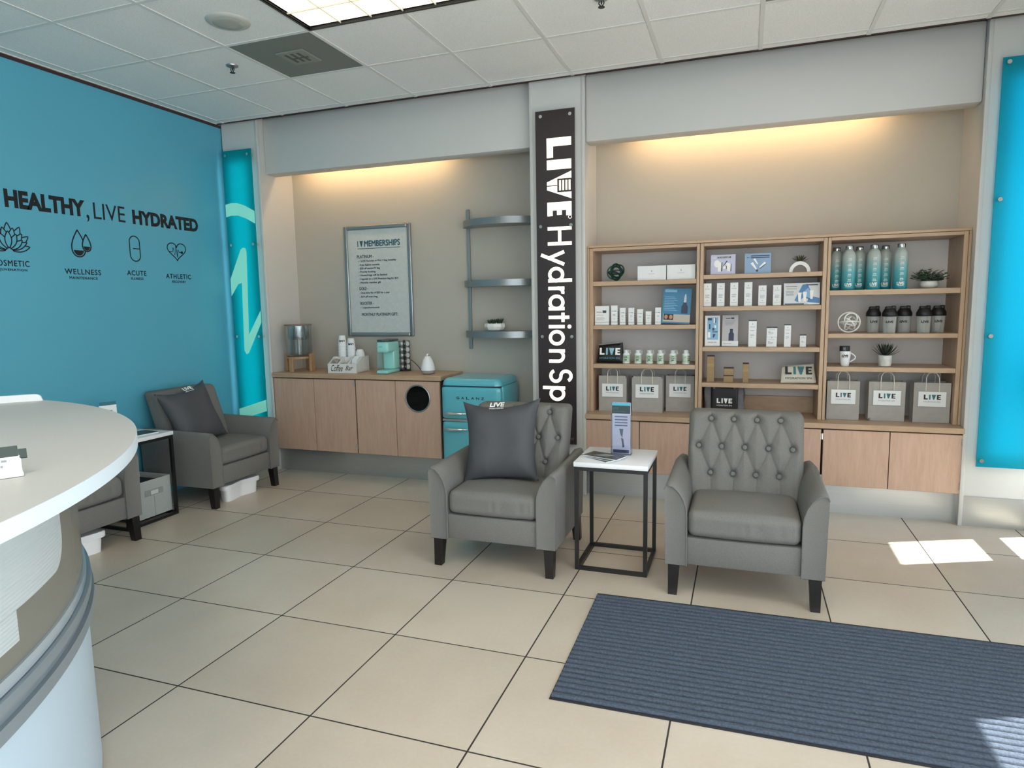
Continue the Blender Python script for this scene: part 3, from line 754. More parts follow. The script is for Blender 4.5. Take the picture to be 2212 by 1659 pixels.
def pillow(label, loc, rot, size, seed, logo_pos):
    t = thing('throw_pillow', label, 'pillow', loc, rot)
    N_ = 34; W = size / 2
    def surf(sgn):
        def fn(u, v):
            a, c = 2 * u - 1, 2 * v - 1
            px = a * W * (1 - .14 * (1 - c * c) * abs(a) ** 1.5) * (1 - .03 * (1 - c)); pz = c * W * (1 - (.20 if c > 0 else .10) * (1 - a * a) * abs(c) ** 1.5)
            th = .075 * ((1 - a ** 4) * (1 - c ** 4)) ** .75
            wr = noise.noise(Vector((a * 1.6 + seed, c * 1.6, sgn))) * .012 + .013 * (1 - abs(math.sin(6 * (a - c * .6) + 3 * noise.noise(Vector((a * 1.5, c * 1.5, seed)))))) ** 4 * (a * a + c * c) * .6 * (1 if c < .2 else .4)
            edge = (1 - a ** 6) * (1 - c ** 6)
            return (px, sgn * (th + wr * edge), pz)
        return fn
    b = B(); b.sheet(N_, N_, surf(-1)); b.sheet(N_, N_, surf(1)); bmesh.ops.remove_doubles(b.bm, verts=list(b.bm.verts), dist=1e-5)
    b.obj('pillow_cover', PILLOW_F, t, 75)
    lx, lz, lw_ = logo_pos
    f = surf(-1)
    b = B(); V_ = []
    M0 = Matrix.Identity(4)
    tmp = B(); hh_ = lw_ * .33
    put_text(tmp, 'LIVE', M0, 0, hh_ * .5, w=lw_, h=hh_, bold=.03); put_text(tmp, 'HYDRATION SPA', M0, 0, 0, w=lw_, h=hh_ * .28)
    tmp.bm.verts.ensure_lookup_table(); tmp.bm.verts.index_update()
    vs = []
    for q in tmp.bm.verts:
        X, Z = lx + q.co.x - lw_ / 2, lz + q.co.y
        y = f((X / W + 1) / 2, (Z / W + 1) / 2)[1]
        vs.append((X, y - .0025 - q.co.z, Z))
    b.raw(vs, [[q.index for q in fc.verts] for fc in tmp.bm.faces]); tmp.bm.free()
    b.obj('logo', WHITE_INK, t, 0)
    return t
pillow('charcoal throw pillow with small white logo, on the armchair beside the side table', (-1.302, 3.465, .662), (math.radians(-18), math.radians(-4), math.radians(4)), .472, 1.3, (-.01, .172, .085))
pillow('charcoal throw pillow tilted on the armchair against the teal wall', (-3.925, 3.82, .65), (math.radians(-22), math.radians(-7), math.radians(90)), .47, 5.1, (.02, .170, .085))

# ================================================================ SIDE TABLES
def side_table(label, x0, x1, y0, y1, h, group):
    t = thing('side_table', label, 'table', ((x0 + x1) / 2, (y0 + y1) / 2, 0), 0, group)
    hx, hy = (x1 - x0) / 2, (y1 - y0) / 2
    b = B(); b.rbox(-hx - .004, hx + .004, -hy - .004, hy + .004, h - .026, h, .003, 2); b.obj('table_top', MARBLE, t)
    s_ = .010
    for sx in (-1, 1):
        for sy in (-1, 1):
            b = B(); b.box(sx * (hx - s_) - s_, sx * (hx - s_) + s_, sy * (hy - s_) - s_, sy * (hy - s_) + s_, 0, h - .026); b.obj('leg', BLACK_SAT, t, 0)
    for z0 in (.0, h - .046):
        for sx in (-1, 1):
            b = B(); b.box(sx * (hx - s_) - s_, sx * (hx - s_) + s_, -hy + .02, hy - .02, z0, z0 + .02); b.obj('frame_rail', BLACK_SAT, t, 0)
        for sy in (-1, 1):
            b = B(); b.box(-hx + .02, hx - .02, sy * (hy - s_) - s_, sy * (hy - s_) + s_, z0, z0 + .02); b.obj('frame_rail', BLACK_SAT, t, 0)
    return t
side_table('white stone topped side table with black cube frame between the tufted armchairs', -.838, -.452, 3.328, 3.715, .597, 'cube frame side tables')
side_table('white topped side table with black frame between the armchairs by the teal wall', -4.17, -3.775, 3.075, 3.48, .597, 'cube frame side tables')
# brochure stand on the tufted chairs' table
TZ = .597
t = thing('brochure_holder', 'clear acrylic brochure stand on the white side table', 'brochure holder', (-.628, 3.575, TZ + .001))
b = B(); b.box(-.056, .056, -.030, -.027, 0, .225); b.box(-.056, -.053, -.030, .025, 0, .225); b.box(.053, .056, -.030, .025, 0, .225); b.box(-.056, .056, .022, .025, 0, .25); b.box(-.056, .056, -.030, .025, 0, .003)
b.obj('acrylic_case', CLEAR2, t, 0)
t2 = thing('brochure', 'folded brochure with photo print standing in the acrylic stand', 'brochure', (-.628, 3.570, TZ + .005))
b = B(); b.rbox(-.050, .050, -.012, .012, 0, .285, .002, 1); b.obj('pages', LAV, t2, 0)
M = frame((0, -.0125, 0), FRONT)
b = B(); bar(b, M, -.050, .225, .10, .045); b.obj('dark_band', SLATE_INK, t2, 0)
b = B(); bar(b, M, -.050, .27, .10, .015); b.obj('teal_band', mat('turquoise_ink', '#4ea6ba', .4), t2, 0)
b = B(); put_text(b, 'LIVE', M, -.044, .248, w=.028, h=.012, base=.0006); put_text(b, 'memberships', M, -.044, .232, w=.07, h=.010, base=.0006); b.obj('brochure_title', TEAL_INK, t2, 0)
b = B()
for z in (.205, .188, .172, .156): bar(b, M, -.035, z, .07, .006)
b.prism([(-.01, .14), (.012, .14), (.006, .09), (-.004, .11)], 0, .0005, M); b.prism([(.0, .09), (.012, .085), (.018, .04), (.008, .035)], 0, .0005, M)
bar(b, M, -.045, .005, .09, .018); b.obj('photo_print', NAVY, t2, 0)
MAG = mat('glossy_dark_magazine', '#3a3d3e', 0.25, noise_amt=.5, noise_scale=14)
for k, (lab, dx, dy, rz) in enumerate((('lowest dark magazine fanned on the white side table', -.722, 3.445, .62), ('middle dark magazine of the fan on the white side table', -.712, 3.447, .50), ('top dark glossy magazine of the fan on the white side table', -.698, 3.452, .36))):
    t = thing('magazine', lab, 'magazine', (dx, dy, TZ + .0006 + .0052 * k), (0, 0, -rz), 'magazines on the side table')
    def page(u, v, k=k): return (-.105 + .21 * u, -.055 + .11 * v, .0)
    b = B(); b.rbox(-.105, .105, -.055, .055, 0, .0045, .001, 1); b.obj('pages', PAPER, t, 0)
    b = B(); b.box(-.1055, .1055, -.0555, .0555, .0045, .0051); b.obj('cover', MAG, t, 0)
    if k == 2:
        b = B(); b.prism([(-.06, -.03), (.02, -.02), (.05, .02), (-.01, .035)], .0051, .0054); b.obj('cover_photo', mat('magazine_photo', '#8a8d8c', .3), t, 0)
# things on the table by the teal wall
t = thing('booklet', 'dark flat booklet on the side table by the teal wall', 'booklet', (-3.90, 3.29, TZ + .001), math.radians(82))
b = B(); b.rbox(-.12, .12, -.075, .075, 0, .008, .002, 1); b.obj('pages', PAPER, t, 0)
b = B(); b.box(-.121, .121, -.076, .076, .008, .0088); b.obj('cover', mat('dark_cover', '#3c4346', .35), t, 0)
t = thing('card_stand', 'white leaflet stand with teal header seen just above the reception counter', 'leaflet stand', (-4.0, 3.19, TZ + .001), math.radians(70))
b = B(); b.box(-.05, .05, -.03, .03, 0, .004); b.box(-.05, .05, .02, .024, .004, .20); b.obj('acrylic_case', CLEAR2, t, 0)
b = B(); b.box(-.052, .052, .012, .016, .004, .215); b.obj('leaflet', PAPER, t, 0)
b = B(); b.box(-.046, .052, .0165, .019, .10, .238); b.obj('header_card', mat('teal_card', '#21697a', .5), t, 0)
M = frame((0, .0115, 0), FRONT); b = B()
for z, w_ in ((.175, .06), (.163, .07), (.145, .02)): bar(b, M, -.035, z, w_, .006)
b.obj('printed_lines', GREY_INK, t, 0)
# fabric bin on the floor inside the table frame
t = thing('storage_bin', 'grey fabric cube bin under the side table by the teal wall', 'storage bin', (-3.965, 3.33, .021))
b = B(); q, hh_, th = .142, .262, .006
b.box(-q, q, -q, -q + th, 0, hh_); b.box(-q, q, q - th, q, 0, hh_); b.box(-q, -q + th, -q + th, q - th, 0, hh_); b.box(q - th, q, -q + th, q - th, 0, hh_); b.box(-q, q, -q, q, 0, .006)
b.obj('bin_body', mat('grey_bin_fabric', '#a5aaa8', .9, noise_amt=.05, noise_scale=120), t, 0)
b = B(); b.box(-q + .0065, q - .0065, -q + .0065, q - .0065, .012, .225); b.obj('bin_dark_fill', BLACK, t, 0)  # black block fills the bin, standing in for its shaded interior
b = B(); b.rbox(q, q + .004, -.075, .075, .155, .195, .0015, 1); b.obj('handle_strap', mat('bin_strap', '#8d9290', .9), t)
b = B(); b.rbox(q + .004, q + .0075, -.03, .03, .16, .188, .001, 1); b.obj('label_window', mat('bin_label', '#c3c8c8', .6), t)
b = B(); b.box(q, q + .0015, -.001, .001, .0, .155); b.obj('seam', mat('bin_seam', '#7f8482', .9), t, 0)
# white plastic foot stools under the two wall chairs
def stool(label, y):
    t = thing('step_stool', label, 'stool', (-3.70, y, 0), 0, 'white plastic step stools')
    def kidney(sc, n=64):
        out = []
        for k in range(n):
            a = 2 * PI * k / n
            yy = .185 * math.sin(a); xx = .095 * math.cos(a)
            xx += .055 * abs(math.sin(a)) ** 2 - .035 * (1 if math.cos(a) > 0 else .2) * (1 - abs(math.sin(a))) ** 1.0
            out.append((xx * sc, yy * sc))
        return out
    b = B()
    lv = [(.86, 0), (.90, .085), (.90, .10)]
    n = 64; vs, F = [], []
    for s_, z in lv: vs += [(x, y_, z) for x, y_ in kidney(s_)]
    for i in range(2):
        for k in range(n): F.append((i * n + k, i * n + (k + 1) % n, (i + 1) * n + (k + 1) % n, (i + 1) * n + k))
    F.append(tuple(range(n - 1, -1, -1))); F.append(tuple(range(2 * n, 3 * n)))
    b.raw(vs, F); b.obj('stool_body', WHITE_P, t, 50)
    b = B(); vs, F = [], []
    for s_, z in ((1.0, .088), (1.02, .095), (1.02, .118), (.98, .125)): vs += [(x, y_, z) for x, y_ in kidney(s_)]
    for i in range(3):
        for k in range(n): F.append((i * n + k, i * n + (k + 1) % n, (i + 1) * n + (k + 1) % n, (i + 1) * n + k))
    F.append(tuple(range(n - 1, -1, -1))); F.append(tuple(range(3 * n, 4 * n)))
    b.raw(vs, F); b.obj('stool_rim', WHITE_P, t, 50)
    return t
stool('white kidney-shaped plastic stool under the armchair beside the wood cabinets', 3.955)
stool('white plastic stool under the armchair half hidden by the reception counter', 2.61)

# ================================================================ RIBBED MAT
RUG_M = mat('blue_grey_ribbed_carpet', '#4e5765', 0.95, spec=0.1, noise_amt=0.30, noise_scale=130, bump=0.7, bump_scale=420)
t = thing('door_mat', 'large blue-grey ribbed entrance mat in front of the tufted armchair', 'mat', (-.637, 2.16, 0), math.radians(.9))
Lr, Wr, nr = 2.35, .892, 26
p_ = Wr / nr
b = B(); nx_ = 90
for k in range(nr):
    y0 = k * p_; g_ = .11 * p_
    rib_p = [(y0 + g_, .0012), (y0 + g_ + .002, .0085), (y0 + p_ * .3, .0105), (y0 + p_ * .5, .0110), (y0 + p_ * .7, .0105), (y0 + p_ - g_ - .002, .0085), (y0 + p_ - g_, .0012)]
    def rib_v(u, v, rp=rib_p):
        y, z = rp[round(v * 6)]
        w_ = .0011 * noise.noise(Vector((u * Lr * 28, y * 90, k * 1.7)))
        return (u * Lr, y + w_, z + w_ * .5)
    b.sheet(nx_ * 2, 6, rib_v)
b.obj('carpet', RUG_M, t, 60)
b = B(); b.box(0, Lr, 0, Wr, .0003, .0013); b.obj('rubber_backing', mat('black_backing', '#0d1017', .9), t, 0)
b = B(); b.box(-.004, 0, 0, Wr, .0003, .004); b.box(-.004, Lr, -.012, 0, .0003, .004); b.box(-.004, Lr, Wr, Wr + .012, .0003, .004); b.obj('rubber_edge', mat('black_rubber', '#1c2029', .7), t, 0)

# ================================================================ RECEPTION COUNTER (plan arc about CX, CY)
CXD, CYD = -2.97, .03
t = thing('reception_counter', 'curved white reception counter with frosted front and steel band', 'reception desk', (CXD, CYD, 0))
def arc(R, a0, a1, n): return [(R * math.cos(math.radians(a0 + (a1 - a0) * k / n)), R * math.sin(math.radians(a0 + (a1 - a0) * k / n))) for k in range(n + 1)]
def shell(b, R0, R1, a0, a1, z0, z1, n=90):
    o_, i_ = arc(R1, a0, a1, n), arc(R0, a0, a1, n); m_ = n + 1
    vs = [(*p, z) for z in (z0, z1) for p in o_] + [(*p, z) for z in (z0, z1) for p in i_]
    F = []
    for k in range(n):
        F += [(k, k + 1, m_ + k + 1, m_ + k), (2 * m_ + k, 3 * m_ + k, 3 * m_ + k + 1, 2 * m_ + k + 1), (m_ + k, m_ + k + 1, 3 * m_ + k + 1, 3 * m_ + k), (k, 2 * m_ + k, 2 * m_ + k + 1, k + 1)]
    F += [(0, m_, 3 * m_, 2 * m_), (n, 2 * m_ + n, 3 * m_ + n, m_ + n)]
    b.raw(vs, F); return b
A0, A1 = -42, 84.5
poly = arc(1.897, A0, A1, 110) + [(-.28, 1.57), (-.35, 1.2)] + list(reversed(arc(1.15, A0, 80, 40)))
b = B(); b.prism(poly, 1.034, 1.07); b.obj('edge_band', mat('daylight_tinted_laminate_edge', '#cddbe6', .4), t, 50)  # daylight's blue cast is put into the white edge colour
b = B(); b.prism([(x * .9995, y * .9995) for x, y in poly], 1.0700, 1.0706); b.obj('worktop', mat('pale_grey_laminate', '#bbbab7', .45, noise_amt=.02, noise_scale=200), t, 0)
b = B()
u0 = Vector((2.97 - 2.757, 1.903 - .03)); d0 = Vector((-.66, -.75)).normalized(); n0 = Vector((-d0.y, d0.x))
Ms = Matrix(((d0.x, 0, n0.x, u0.x), (d0.y, 0, n0.y, u0.y), (0, 1, 0, 1.0706), (0, 0, 0, 1)))
r_ = .026
b.prism([(0, 0), (.004, .012)] + [(.03 - .026 * math.cos(a), .012 + .016 * math.sin(a)) for a in [PI / 2 * k / 6 for k in range(1, 7)]] + [(.46, .030), (.46, 0)], -.0175, 0, Ms)
b.obj('upstand', mat('white_upstand', '#e6e9ec', .35), t, 40)
rib = bpy.data.materials.new('ribbed_frosted_panel'); rib.use_nodes = True
nt = rib.node_tree; pb = nt.nodes['Principled BSDF']; pb.inputs['Base Color'].default_value = lin('#b4bdc0'); pb.inputs['Roughness'].default_value = .38
tc = nt.nodes.new('ShaderNodeTexCoord'); wv = nt.nodes.new('ShaderNodeTexWave'); wv.bands_direction = 'Z'; wv.inputs['Scale'].default_value = 34
nt.links.new(tc.outputs['Object'], wv.inputs['Vector']); bp = nt.nodes.new('ShaderNodeBump'); bp.inputs['Strength'].default_value = .5; bp.inputs['Distance'].default_value = .002
nt.links.new(wv.outputs['Fac'], bp.inputs['Height']); nt.links.new(bp.outputs[0], pb.inputs['Normal'])
DG = mat('smoked_panel', '#74746d', 0.25, noise_amt=.03, noise_scale=3)
b = B(); shell(b, 1.60, 1.724, A0, A1, .62, 1.034); b.obj('smoked_panel', DG, t, 50)
b = B()
# frosted insert with rounded lower corner, following the curve
def insert(b, a_end, z0, z1, rc):
    pts = []
    n = 60
    for k in range(n + 1): pts.append((A0 + (a_end - 3 - A0) * k / n))
    pts += [a_end - 3 * (1 - j / 20) ** 2 for j in range(1, 21)]; n += 20
    vs, F = [], []
    for a in pts:
        d = (a_end - a) * PI / 180 * 1.73
        zz = z0 + (rc - math.sqrt(max(0, rc * rc - (rc - d) ** 2)) if d < rc else 0)
        for R_, z in ((1.7245, zz), (1.7285, zz), (1.7285, z1), (1.7245, z1)): vs.append((R_ * math.cos(math.radians(a)), R_ * math.sin(math.radians(a)), z))
    for k in range(n):
        for j in range(4): F.append((k * 4 + j, k * 4 + (j + 1) % 4, k * 4 + 4 + (j + 1) % 4, k * 4 + 4 + j))
    F += [(0, 1, 2, 3), (4 * n, 4 * n + 3, 4 * n + 2, 4 * n + 1)]
    b.raw(vs, F)
insert(b, 40.8, .786, 1.033, .08); insert(b, 31.2, .716, .7855, .002)
b.obj('frosted_insert', rib, t, 50)
b = B(); shell(b, 1.70, 1.731, A0, A1, .636, .665); b.obj('panel_trim', mat('clear_trim', '#a9b6c0', .15, .3), t, 50)
b = B(); shell(b, 1.69, 1.742, A0, A1, .606, .634); shell(b, 1.69, 1.747, A0, A1, .552, .585); shell(b, 1.69, 1.735, A0, A1, .585, .606); b.obj('steel_band', mat('blue_grey_steel', '#87939d', .35, .35), t, 50)
b = B(); shell(b, 1.60, 1.7245, A0, A1, .02, .552); b.obj('base_panel', mat('daylight_tinted_laminate_base', '#b3c7d7', .35), t, 50)  # white base, tinted with the blue of the daylight
b = B(); shell(b, 1.60, 1.715, A0, A1, 0, .02); b.obj('plinth', STEEL, t, 50)
# leaflet card on the counter
t = thing('card_display', 'small white card display with dark header and wire clip on the reception counter', 'card display', (-1.556, .940, 1.0712), math.radians(58))
b = B(); b.rbox(-.19, .062, -.020, .050, 0, .009, .003, 2); b.obj('card_base', WHITE_P, t)
MT = Matrix.Translation((0, -.012, .0092)) @ Matrix.Rotation(math.radians(-48), 4, 'X')
b = B(); b.rbox(-.19, .060, 0, .004, .0, .050, .0015, 1, MT); b.obj('card', PAPER, t)
b = B(); b.rbox(-.19, .056, -.002, .006, .046, .076, .001, 1, MT); b.box(.0565, .072, 0, .003, .040, .066, MT); b.obj('dark_header', mat('dark_green_card', '#2b3d3d', .5), t)
MF = MT @ frame((0, -.0023, 0), FRONT); b = B()
put_text(b, 'Spa', MF @ Matrix.Translation((.014, .053, 0)) @ Matrix.Rotation(PI / 2, 4, 'Z'), 0, 0, w=.016, h=.007); put_text(b, 'Hydro', MF @ Matrix.Translation((-.030, .051, 0)) @ Matrix.Rotation(PI / 2, 4, 'Z'), 0, 0, w=.021, h=.007); b.obj('header_print', WHITE_INK, t, 0)
MF = MT @ frame((0, -.0004, 0), FRONT); b = B()
for y, x0, w_ in ((.032, .0, .010), (.032, .024, .010), (.032, -.03, .012)): bar(b, MF, x0, y, w_, .006)
for k in range(14): bar(b, MF, -.056 + .006 * k, .017, .0045, .006)
b.obj('card_print', GREY_INK, t, 0)
b = B(); b.tube([(-.045, -.026, .002), (-.046, -.030, .012), (-.040, -.020, .026), (-.032, -.010, .030), (-.028, -.018, .018), (-.026, -.026, .004)], .0013, 6); b.obj('wire_clip', CHROME, t)

# ================================================================ CABINETS
def hinge(parent, x, z, y):
    b = B(); b.rbox(x - .008, x + .008, y - .006, y + .004, z - .022, z + .022, .002, 1); b.cyl((x, y - .006, z - .022), (x, y - .006, z + .022), .004, n=8); b.obj('hinge', CHROME, parent)
def cabinet(label, x0, x1, z0, z1, split, group, porthole=None, hinges=((), ()), wood_m=DOOR_WOOD):
    t = thing('base_cabinet', label, 'cabinet', ((x0 + x1) / 2, YP, z0), 0, group); o = (x0 + x1) / 2
    b = B(); b.box(x0 - o, x1 - o, .024, YN - YP - .001, 0, z1 - z0); b.obj('carcass', DARK_WOOD, t, 0)
    for k, (a, c) in enumerate(((x0 + .004, split - .0025), (split + .0025, x1 - .004))):
        b = B(); b.rbox(a - o, c - o, .004, .022, .004, z1 - z0 - .007, .0015, 1)
        d = b.obj('door', wood_m, t)
        for hx, hz in hinges[k]: hinge(d, hx - o, hz - z0, .006)
        if porthole and porthole[0] > a and porthole[0] < c:
            px, pz, pr = porthole[0] - o, porthole[1] - z0, porthole[2]
            b = B(); b.cyl((px, .0035, pz), (px, .0045, pz), pr, n=48); b.obj('porthole', DARK_GLASS, d, 0)
            b = B(); b.tube([(px + pr * math.cos(2 * PI * k_ / 48), .003, pz + pr * math.sin(2 * PI * k_ / 48)) for k_ in range(48)], .0065, 8, True); b.obj('porthole_rim', ALU, d)
    return t
GL, GR = 'wood cabinets under the coffee counter', 'wood cabinets under the product shelves'
cabinet('two-door wood cabinet under the water dispenser', -3.905, -3.075, .199, .838, -3.487, GL, hinges=((), ((-3.076, .80), (-3.076, .26))))
cabinet('two-door wood cabinet with black round porthole beside the turquoise fridge', -3.070, -2.285, .199, .838, -2.692, GL, porthole=(-2.487, .692, .108))
t = thing('countertop', 'wood coffee countertop above the four cabinet doors', 'countertop', (-3.09, YP, .84))
b = B(); b.rbox(-3.91 + 3.09, -2.272 + 3.09, -.012, YN - YP - .001, 0, .038, .003, 1); b.obj('top', OAK, t)
cabinet('two-door wood cabinet behind the white side table', -1.098, -.295, .196, .583, -.700, GR, hinges=(((-1.099, .53), (-1.099, .25)), ()))
cabinet('two-door wood cabinet hidden behind the pillowless armchair', -.292, .502, .196, .583, .105, GR, hinges=((), ((.502, .53), (.502, .25))))
cabinet('two-door wood cabinet beside the cyan panel', .508, 1.303, .196, .583, .901, GR, hinges=((), ((1.301, .53), (1.301, .25))))
t = thing('counter_shelf', 'long wood counter carrying the three shelving units', 'countertop', (.10, YP, .585))
b = B(); b.rbox(-1.10 - .10, 1.306 - .10, -.012, YN - YP - .001, 0, .036, .003, 1); b.obj('top', OAK, t)
SZ = .6215
# outer surround of the shelving
YS0 = 4.82
t = thing('shelf_surround', 'wood frame boards around the top and ends of the shelving', 'shelf frame', (.10, YS0, SZ))
b = B(); b.rbox(-1.1035 - .10, 1.309 - .10, -.006, .325, 1.837 - SZ, 1.853 - SZ, .002, 1); b.obj('top_board', OAK, t)
for x0, x1 in ((-1.1035, -1.088), (1.294, 1.309)):
    b = B(); b.rbox(x0 - .10, x1 - .10, -.006, .325, 0, 1.8365 - SZ, .002, 1); b.obj('end_board', OAK_V, t)
def shelving(label, x0, x1, xi0, xi1, shelves, back_rail=False):
    o = (x0 + x1) / 2
    t = thing('shelving_unit', label, 'shelf', (o, YS0, SZ), 0, 'shelving units')
    T_ = 1.835 - SZ
    for a, c in ((x0, xi0), (xi1, x1)):
        b = B(); b.rbox(a - o, c - o, 0, .325, 0, T_, .002, 1); b.obj('side_panel', OAK_V, t)
    b = B(); b.rbox(xi0 - o + .0003, xi1 - o - .0003, 0, .325, T_ - .022, T_, .002, 1); b.obj('top_panel', OAK, t)
    for z1, th in shelves:
        b = B(); b.rbox(xi0 - o + .0003, xi1 - o - .0003, .002, .319, z1 - th - SZ, z1 - SZ, .002, 1); b.obj('shelf_board', OAK, t)
    b = B(); b.box(xi0 - o + .0003, xi1 - o - .0003, .3205, .325, 0, T_ - .023); b.obj('back_panel', mat('pale_grey_back_panel', '#c9c6c4', .6), t, 0)
    if back_rail:
        b = B(); b.box(xi0 - o + .0003, xi1 - o - .0003, .30, .32, 0, .115); b.obj('back_rail', OAK, t, 0)
    return t
shelving('wood shelving unit nearest the black sign', -1.087, -.303, -1.062, -.324, [(1.592, .032), (1.271, .030), (.984, .032)])
shelving('middle wood shelving unit of the three', -.300, .505, -.277, .481, [(1.617, .030), (1.396, .030), (1.113, .031), (.859, .031)], True)
shelving('wood shelving unit beside the cyan panel, with water bottles on top', .508, 1.293, .527, 1.268, [(1.490, .034), (1.205, .029), (.984, .031)])

# ================================================================ FRIDGE
t = thing('mini_fridge', 'turquoise retro two-door mini fridge beside the wood cabinets', 'fridge', (-2.005, 4.70, 0))
fw = .252
b = B(); b.rbox(-fw, fw, .040, .405, .025, .8115, .02, 3); b.obj('fridge_body', FRIDGE, t, 60)
def fdoor(name, z0, z1):
    b = B(); b.grid_box(2 * fw - .006, .065, z1 - z0, .018, 16, 6, 12, lambda v: Vector((v.x, v.y - (.006 * (1 - (v.x / fw) ** 2) if v.y < -.02 else 0), v.z)), Matrix.Translation((0, .005, (z0 + z1) / 2)))
    return b.obj('fridge_door', FRIDGE, t, 60)
b = B(); b.grid_box(2 * fw, .437, .20, .056, 40, 36, 24, lambda v: Vector((v.x, v.y + .1875, max(v.z + .770, .8117)))); bmesh.ops.remove_doubles(b.bm, verts=list(b.bm.verts), dist=1e-5); b.obj('top_cap', FRIDGE, t, 60)
du = fdoor('u', .545, .802); dl = fdoor('l', .05, .522)
b = B(); b.box(-fw + .004, fw - .004, -.018, .03, .524, .543); b.obj('trim_strip', STEEL, t, 0)
b = B(); b.box(-fw + .004, fw - .01, -.022, .03, .8025, .811); b.obj('door_gap', mat('fridge_gap', '#12304a', .6), t, 0)
M = frame((0, -.0335, 0), FRONT)
b = B(); x = -.118
for chh in 'GALANZ':
    put_text(b, chh, M, x, .705, w=.026, h=.020, bold=.02, thick=.001); x += .042
b.obj('brand_lettering', NAVY, du, 0)
for d, z in ((du, .592), (dl, .466)):
    b = B()
    b.tube([(-.225, -.03, z), (-.215, -.055, z), (-.18, -.066, z), (-.14, -.064, z), (-.10, -.055, z), (-.04, -.052, z), (-.03, -.03, z)], [.006, .009, .0125, .0125, .010, .007, .006], 12)
    b.obj('handle', CHROME, d, 60)
for sx in (-1, 1):
    b = B(); b.cyl((sx * .2, .1, 0), (sx * .2, .1, .025), .018, n=14); b.obj('foot', BLACK, t)
    b = B(); b.cyl((sx * .2, .35, 0), (sx * .2, .35, .025), .018, n=14); b.obj('foot', BLACK, t)

# ================================================================ POSTER
t = thing('framed_poster', 'silver framed membership price poster on the niche wall', 'poster', (-3.057, YN, 1.664))
hw, hh_ = .335, .488
for nm, (x0, x1, z0, z1) in zip('lrtb', ((-hw, -hw + .036, -hh_, hh_), (hw - .036, hw, -hh_, hh_), (-hw + .036, hw - .036, hh_ - .036, hh_), (-hw + .036, hw - .036, -hh_, -hh_ + .036))):
    b = B(); b.rbox(x0, x1, -.024, -.002, z0, z1, .009, 3); b.obj('frame_rail', ALU, t)
PP = mat('poster_paper', '#c2c9c8', .5, noise_amt=.05, noise_scale=35)
b = B(); b.box(-hw + .03, hw - .03, -.011, -.003, -hh_ + .03, hh_ - .03); b.obj('poster_sheet', PP, t, 0)
M = frame((0, -.0112, 0), FRONT); b = B()
b.prism([(-.20, .305), (-.192, .305), (-.192, .355), (-.20, .355)], 0, .0005, M); b.prism([(-.178, .355), (-.163, .305), (-.157, .305), (-.142, .355)], 0, .0005, M)
put_text(b, 'MEMBERSHIPS', M, -.13, .305, w=.355, h=.05, fat=.04); bar(b, M, -.20, .285, .425, .005)
b.obj('poster_title', mat('deep_teal_ink', '#24586a', .5), t, 0)
b = B()
for s_, x, z, w_ in (('PLATINUM -', -.21, .205, .17), ('GOLD -', -.20, -.075, .09), ('BOOSTER -', -.195, -.205, .135), ('MONTHLY PLATINUM GIFT:', -.185, -.305, .365)):
    put_text(b, s_, M, x, z, w=w_, h=.026, fat=.03)
b.obj('poster_heading', SLATE_INK, t, 0)
b = B()
rows = [('1 LIVE Favorite or Pick 3 bag monthly', .168, .365), ('Free Add-In monthly', .133, .20), ('$20 off second IV bag', .103, .20), ('Priority booking', .073, .155), ('Unused bags will be banked', .043, .27), ('Upgrade to a LIVE Premium bag for $35', .010, .38), ('Monthly member gift', -.022, .205),
        ('One-time fee of $20 for a year', -.112, .29), ('$10 off every bag', -.146, .165), ('1 injection/month', -.243, .18)]
for s_, z, w_ in rows:
    bar(b, M, -.198, z + .007, .005, .005); put_text(b, s_, M, -.183, z, w=w_, h=.021, fat=.025)
b.obj('poster_text', INK, t, 0)

# ================================================================ BOW-FRONT WALL SHELVES
SHM = mat('silver_laminate', '#8b9193', .32, .6)
SHELF_T = (2.121, 1.637, 1.224)
t = thing('wall_shelf_rack', 'three bow-front silver wall shelves on a slim wall track', 'wall shelves', (-1.86, YN, 0))
for x in (-.325, .325):
    b = B(); b.rbox(x - .013, x + .013, -.022, -.001, 1.07, 2.226, .003, 1); b.obj('wall_track', ALU, t)
for z in SHELF_T:
    poly = [(-.355, -.024)] + [(-.355, -.05)] + [(.355 * math.sin(a), -.05 - .20 * (math.cos(a) - math.cos(PI / 2.2)) / (1 - math.cos(PI / 2.2))) for a in [-PI / 2.2 + 2 * PI / 2.2 * k / 30 for k in range(1, 30)]] + [(.355, -.05), (.355, -.024)]
    b = B(); b.prism(poly, z - .052, z); b.obj('shelf_board', SHM, t, 40)

# ================================================================ PLANTS
def leaf_blade(b, base, direction, L_, w_, curl=.3, n=6, flat=.25, rnd_=False):
    d = Vector(direction).normalized(); side = d.cross(Vector((0, 0, 1)))
    side = Vector((1, 0, 0)) if side.length < 1e-3 else side.normalized(); up = side.cross(d)
    vs, F = [], []
    for i in range(n + 1):
        u = i / n; c_ = Vector(base) + d * (L_ * u) + up * (curl * L_ * u * u) ; wd = w_ * (max(.08, math.sin(PI * (.08 + .92 * u))) if rnd_ else (math.sin(PI * min(1, .12 + .88 * (1 - u))) ** .7 if u < 1 else 0.02) * (1 - u * .55))
        th = wd * flat
        vs += [c_ - side * wd, c_ - up * th, c_ + side * wd, c_ + up * th]
    for i in range(n):
        for k in range(4): F.append((i * 4 + k, i * 4 + (k + 1) % 4, i * 4 + 4 + (k + 1) % 4, i * 4 + 4 + k))
    F += [(0, 1, 2, 3), (4 * n, 4 * n + 1, 4 * n + 2, 4 * n + 3)]
    b.raw(vs, F)
POT = mat('white_ceramic', '#e4e4e0', .35)
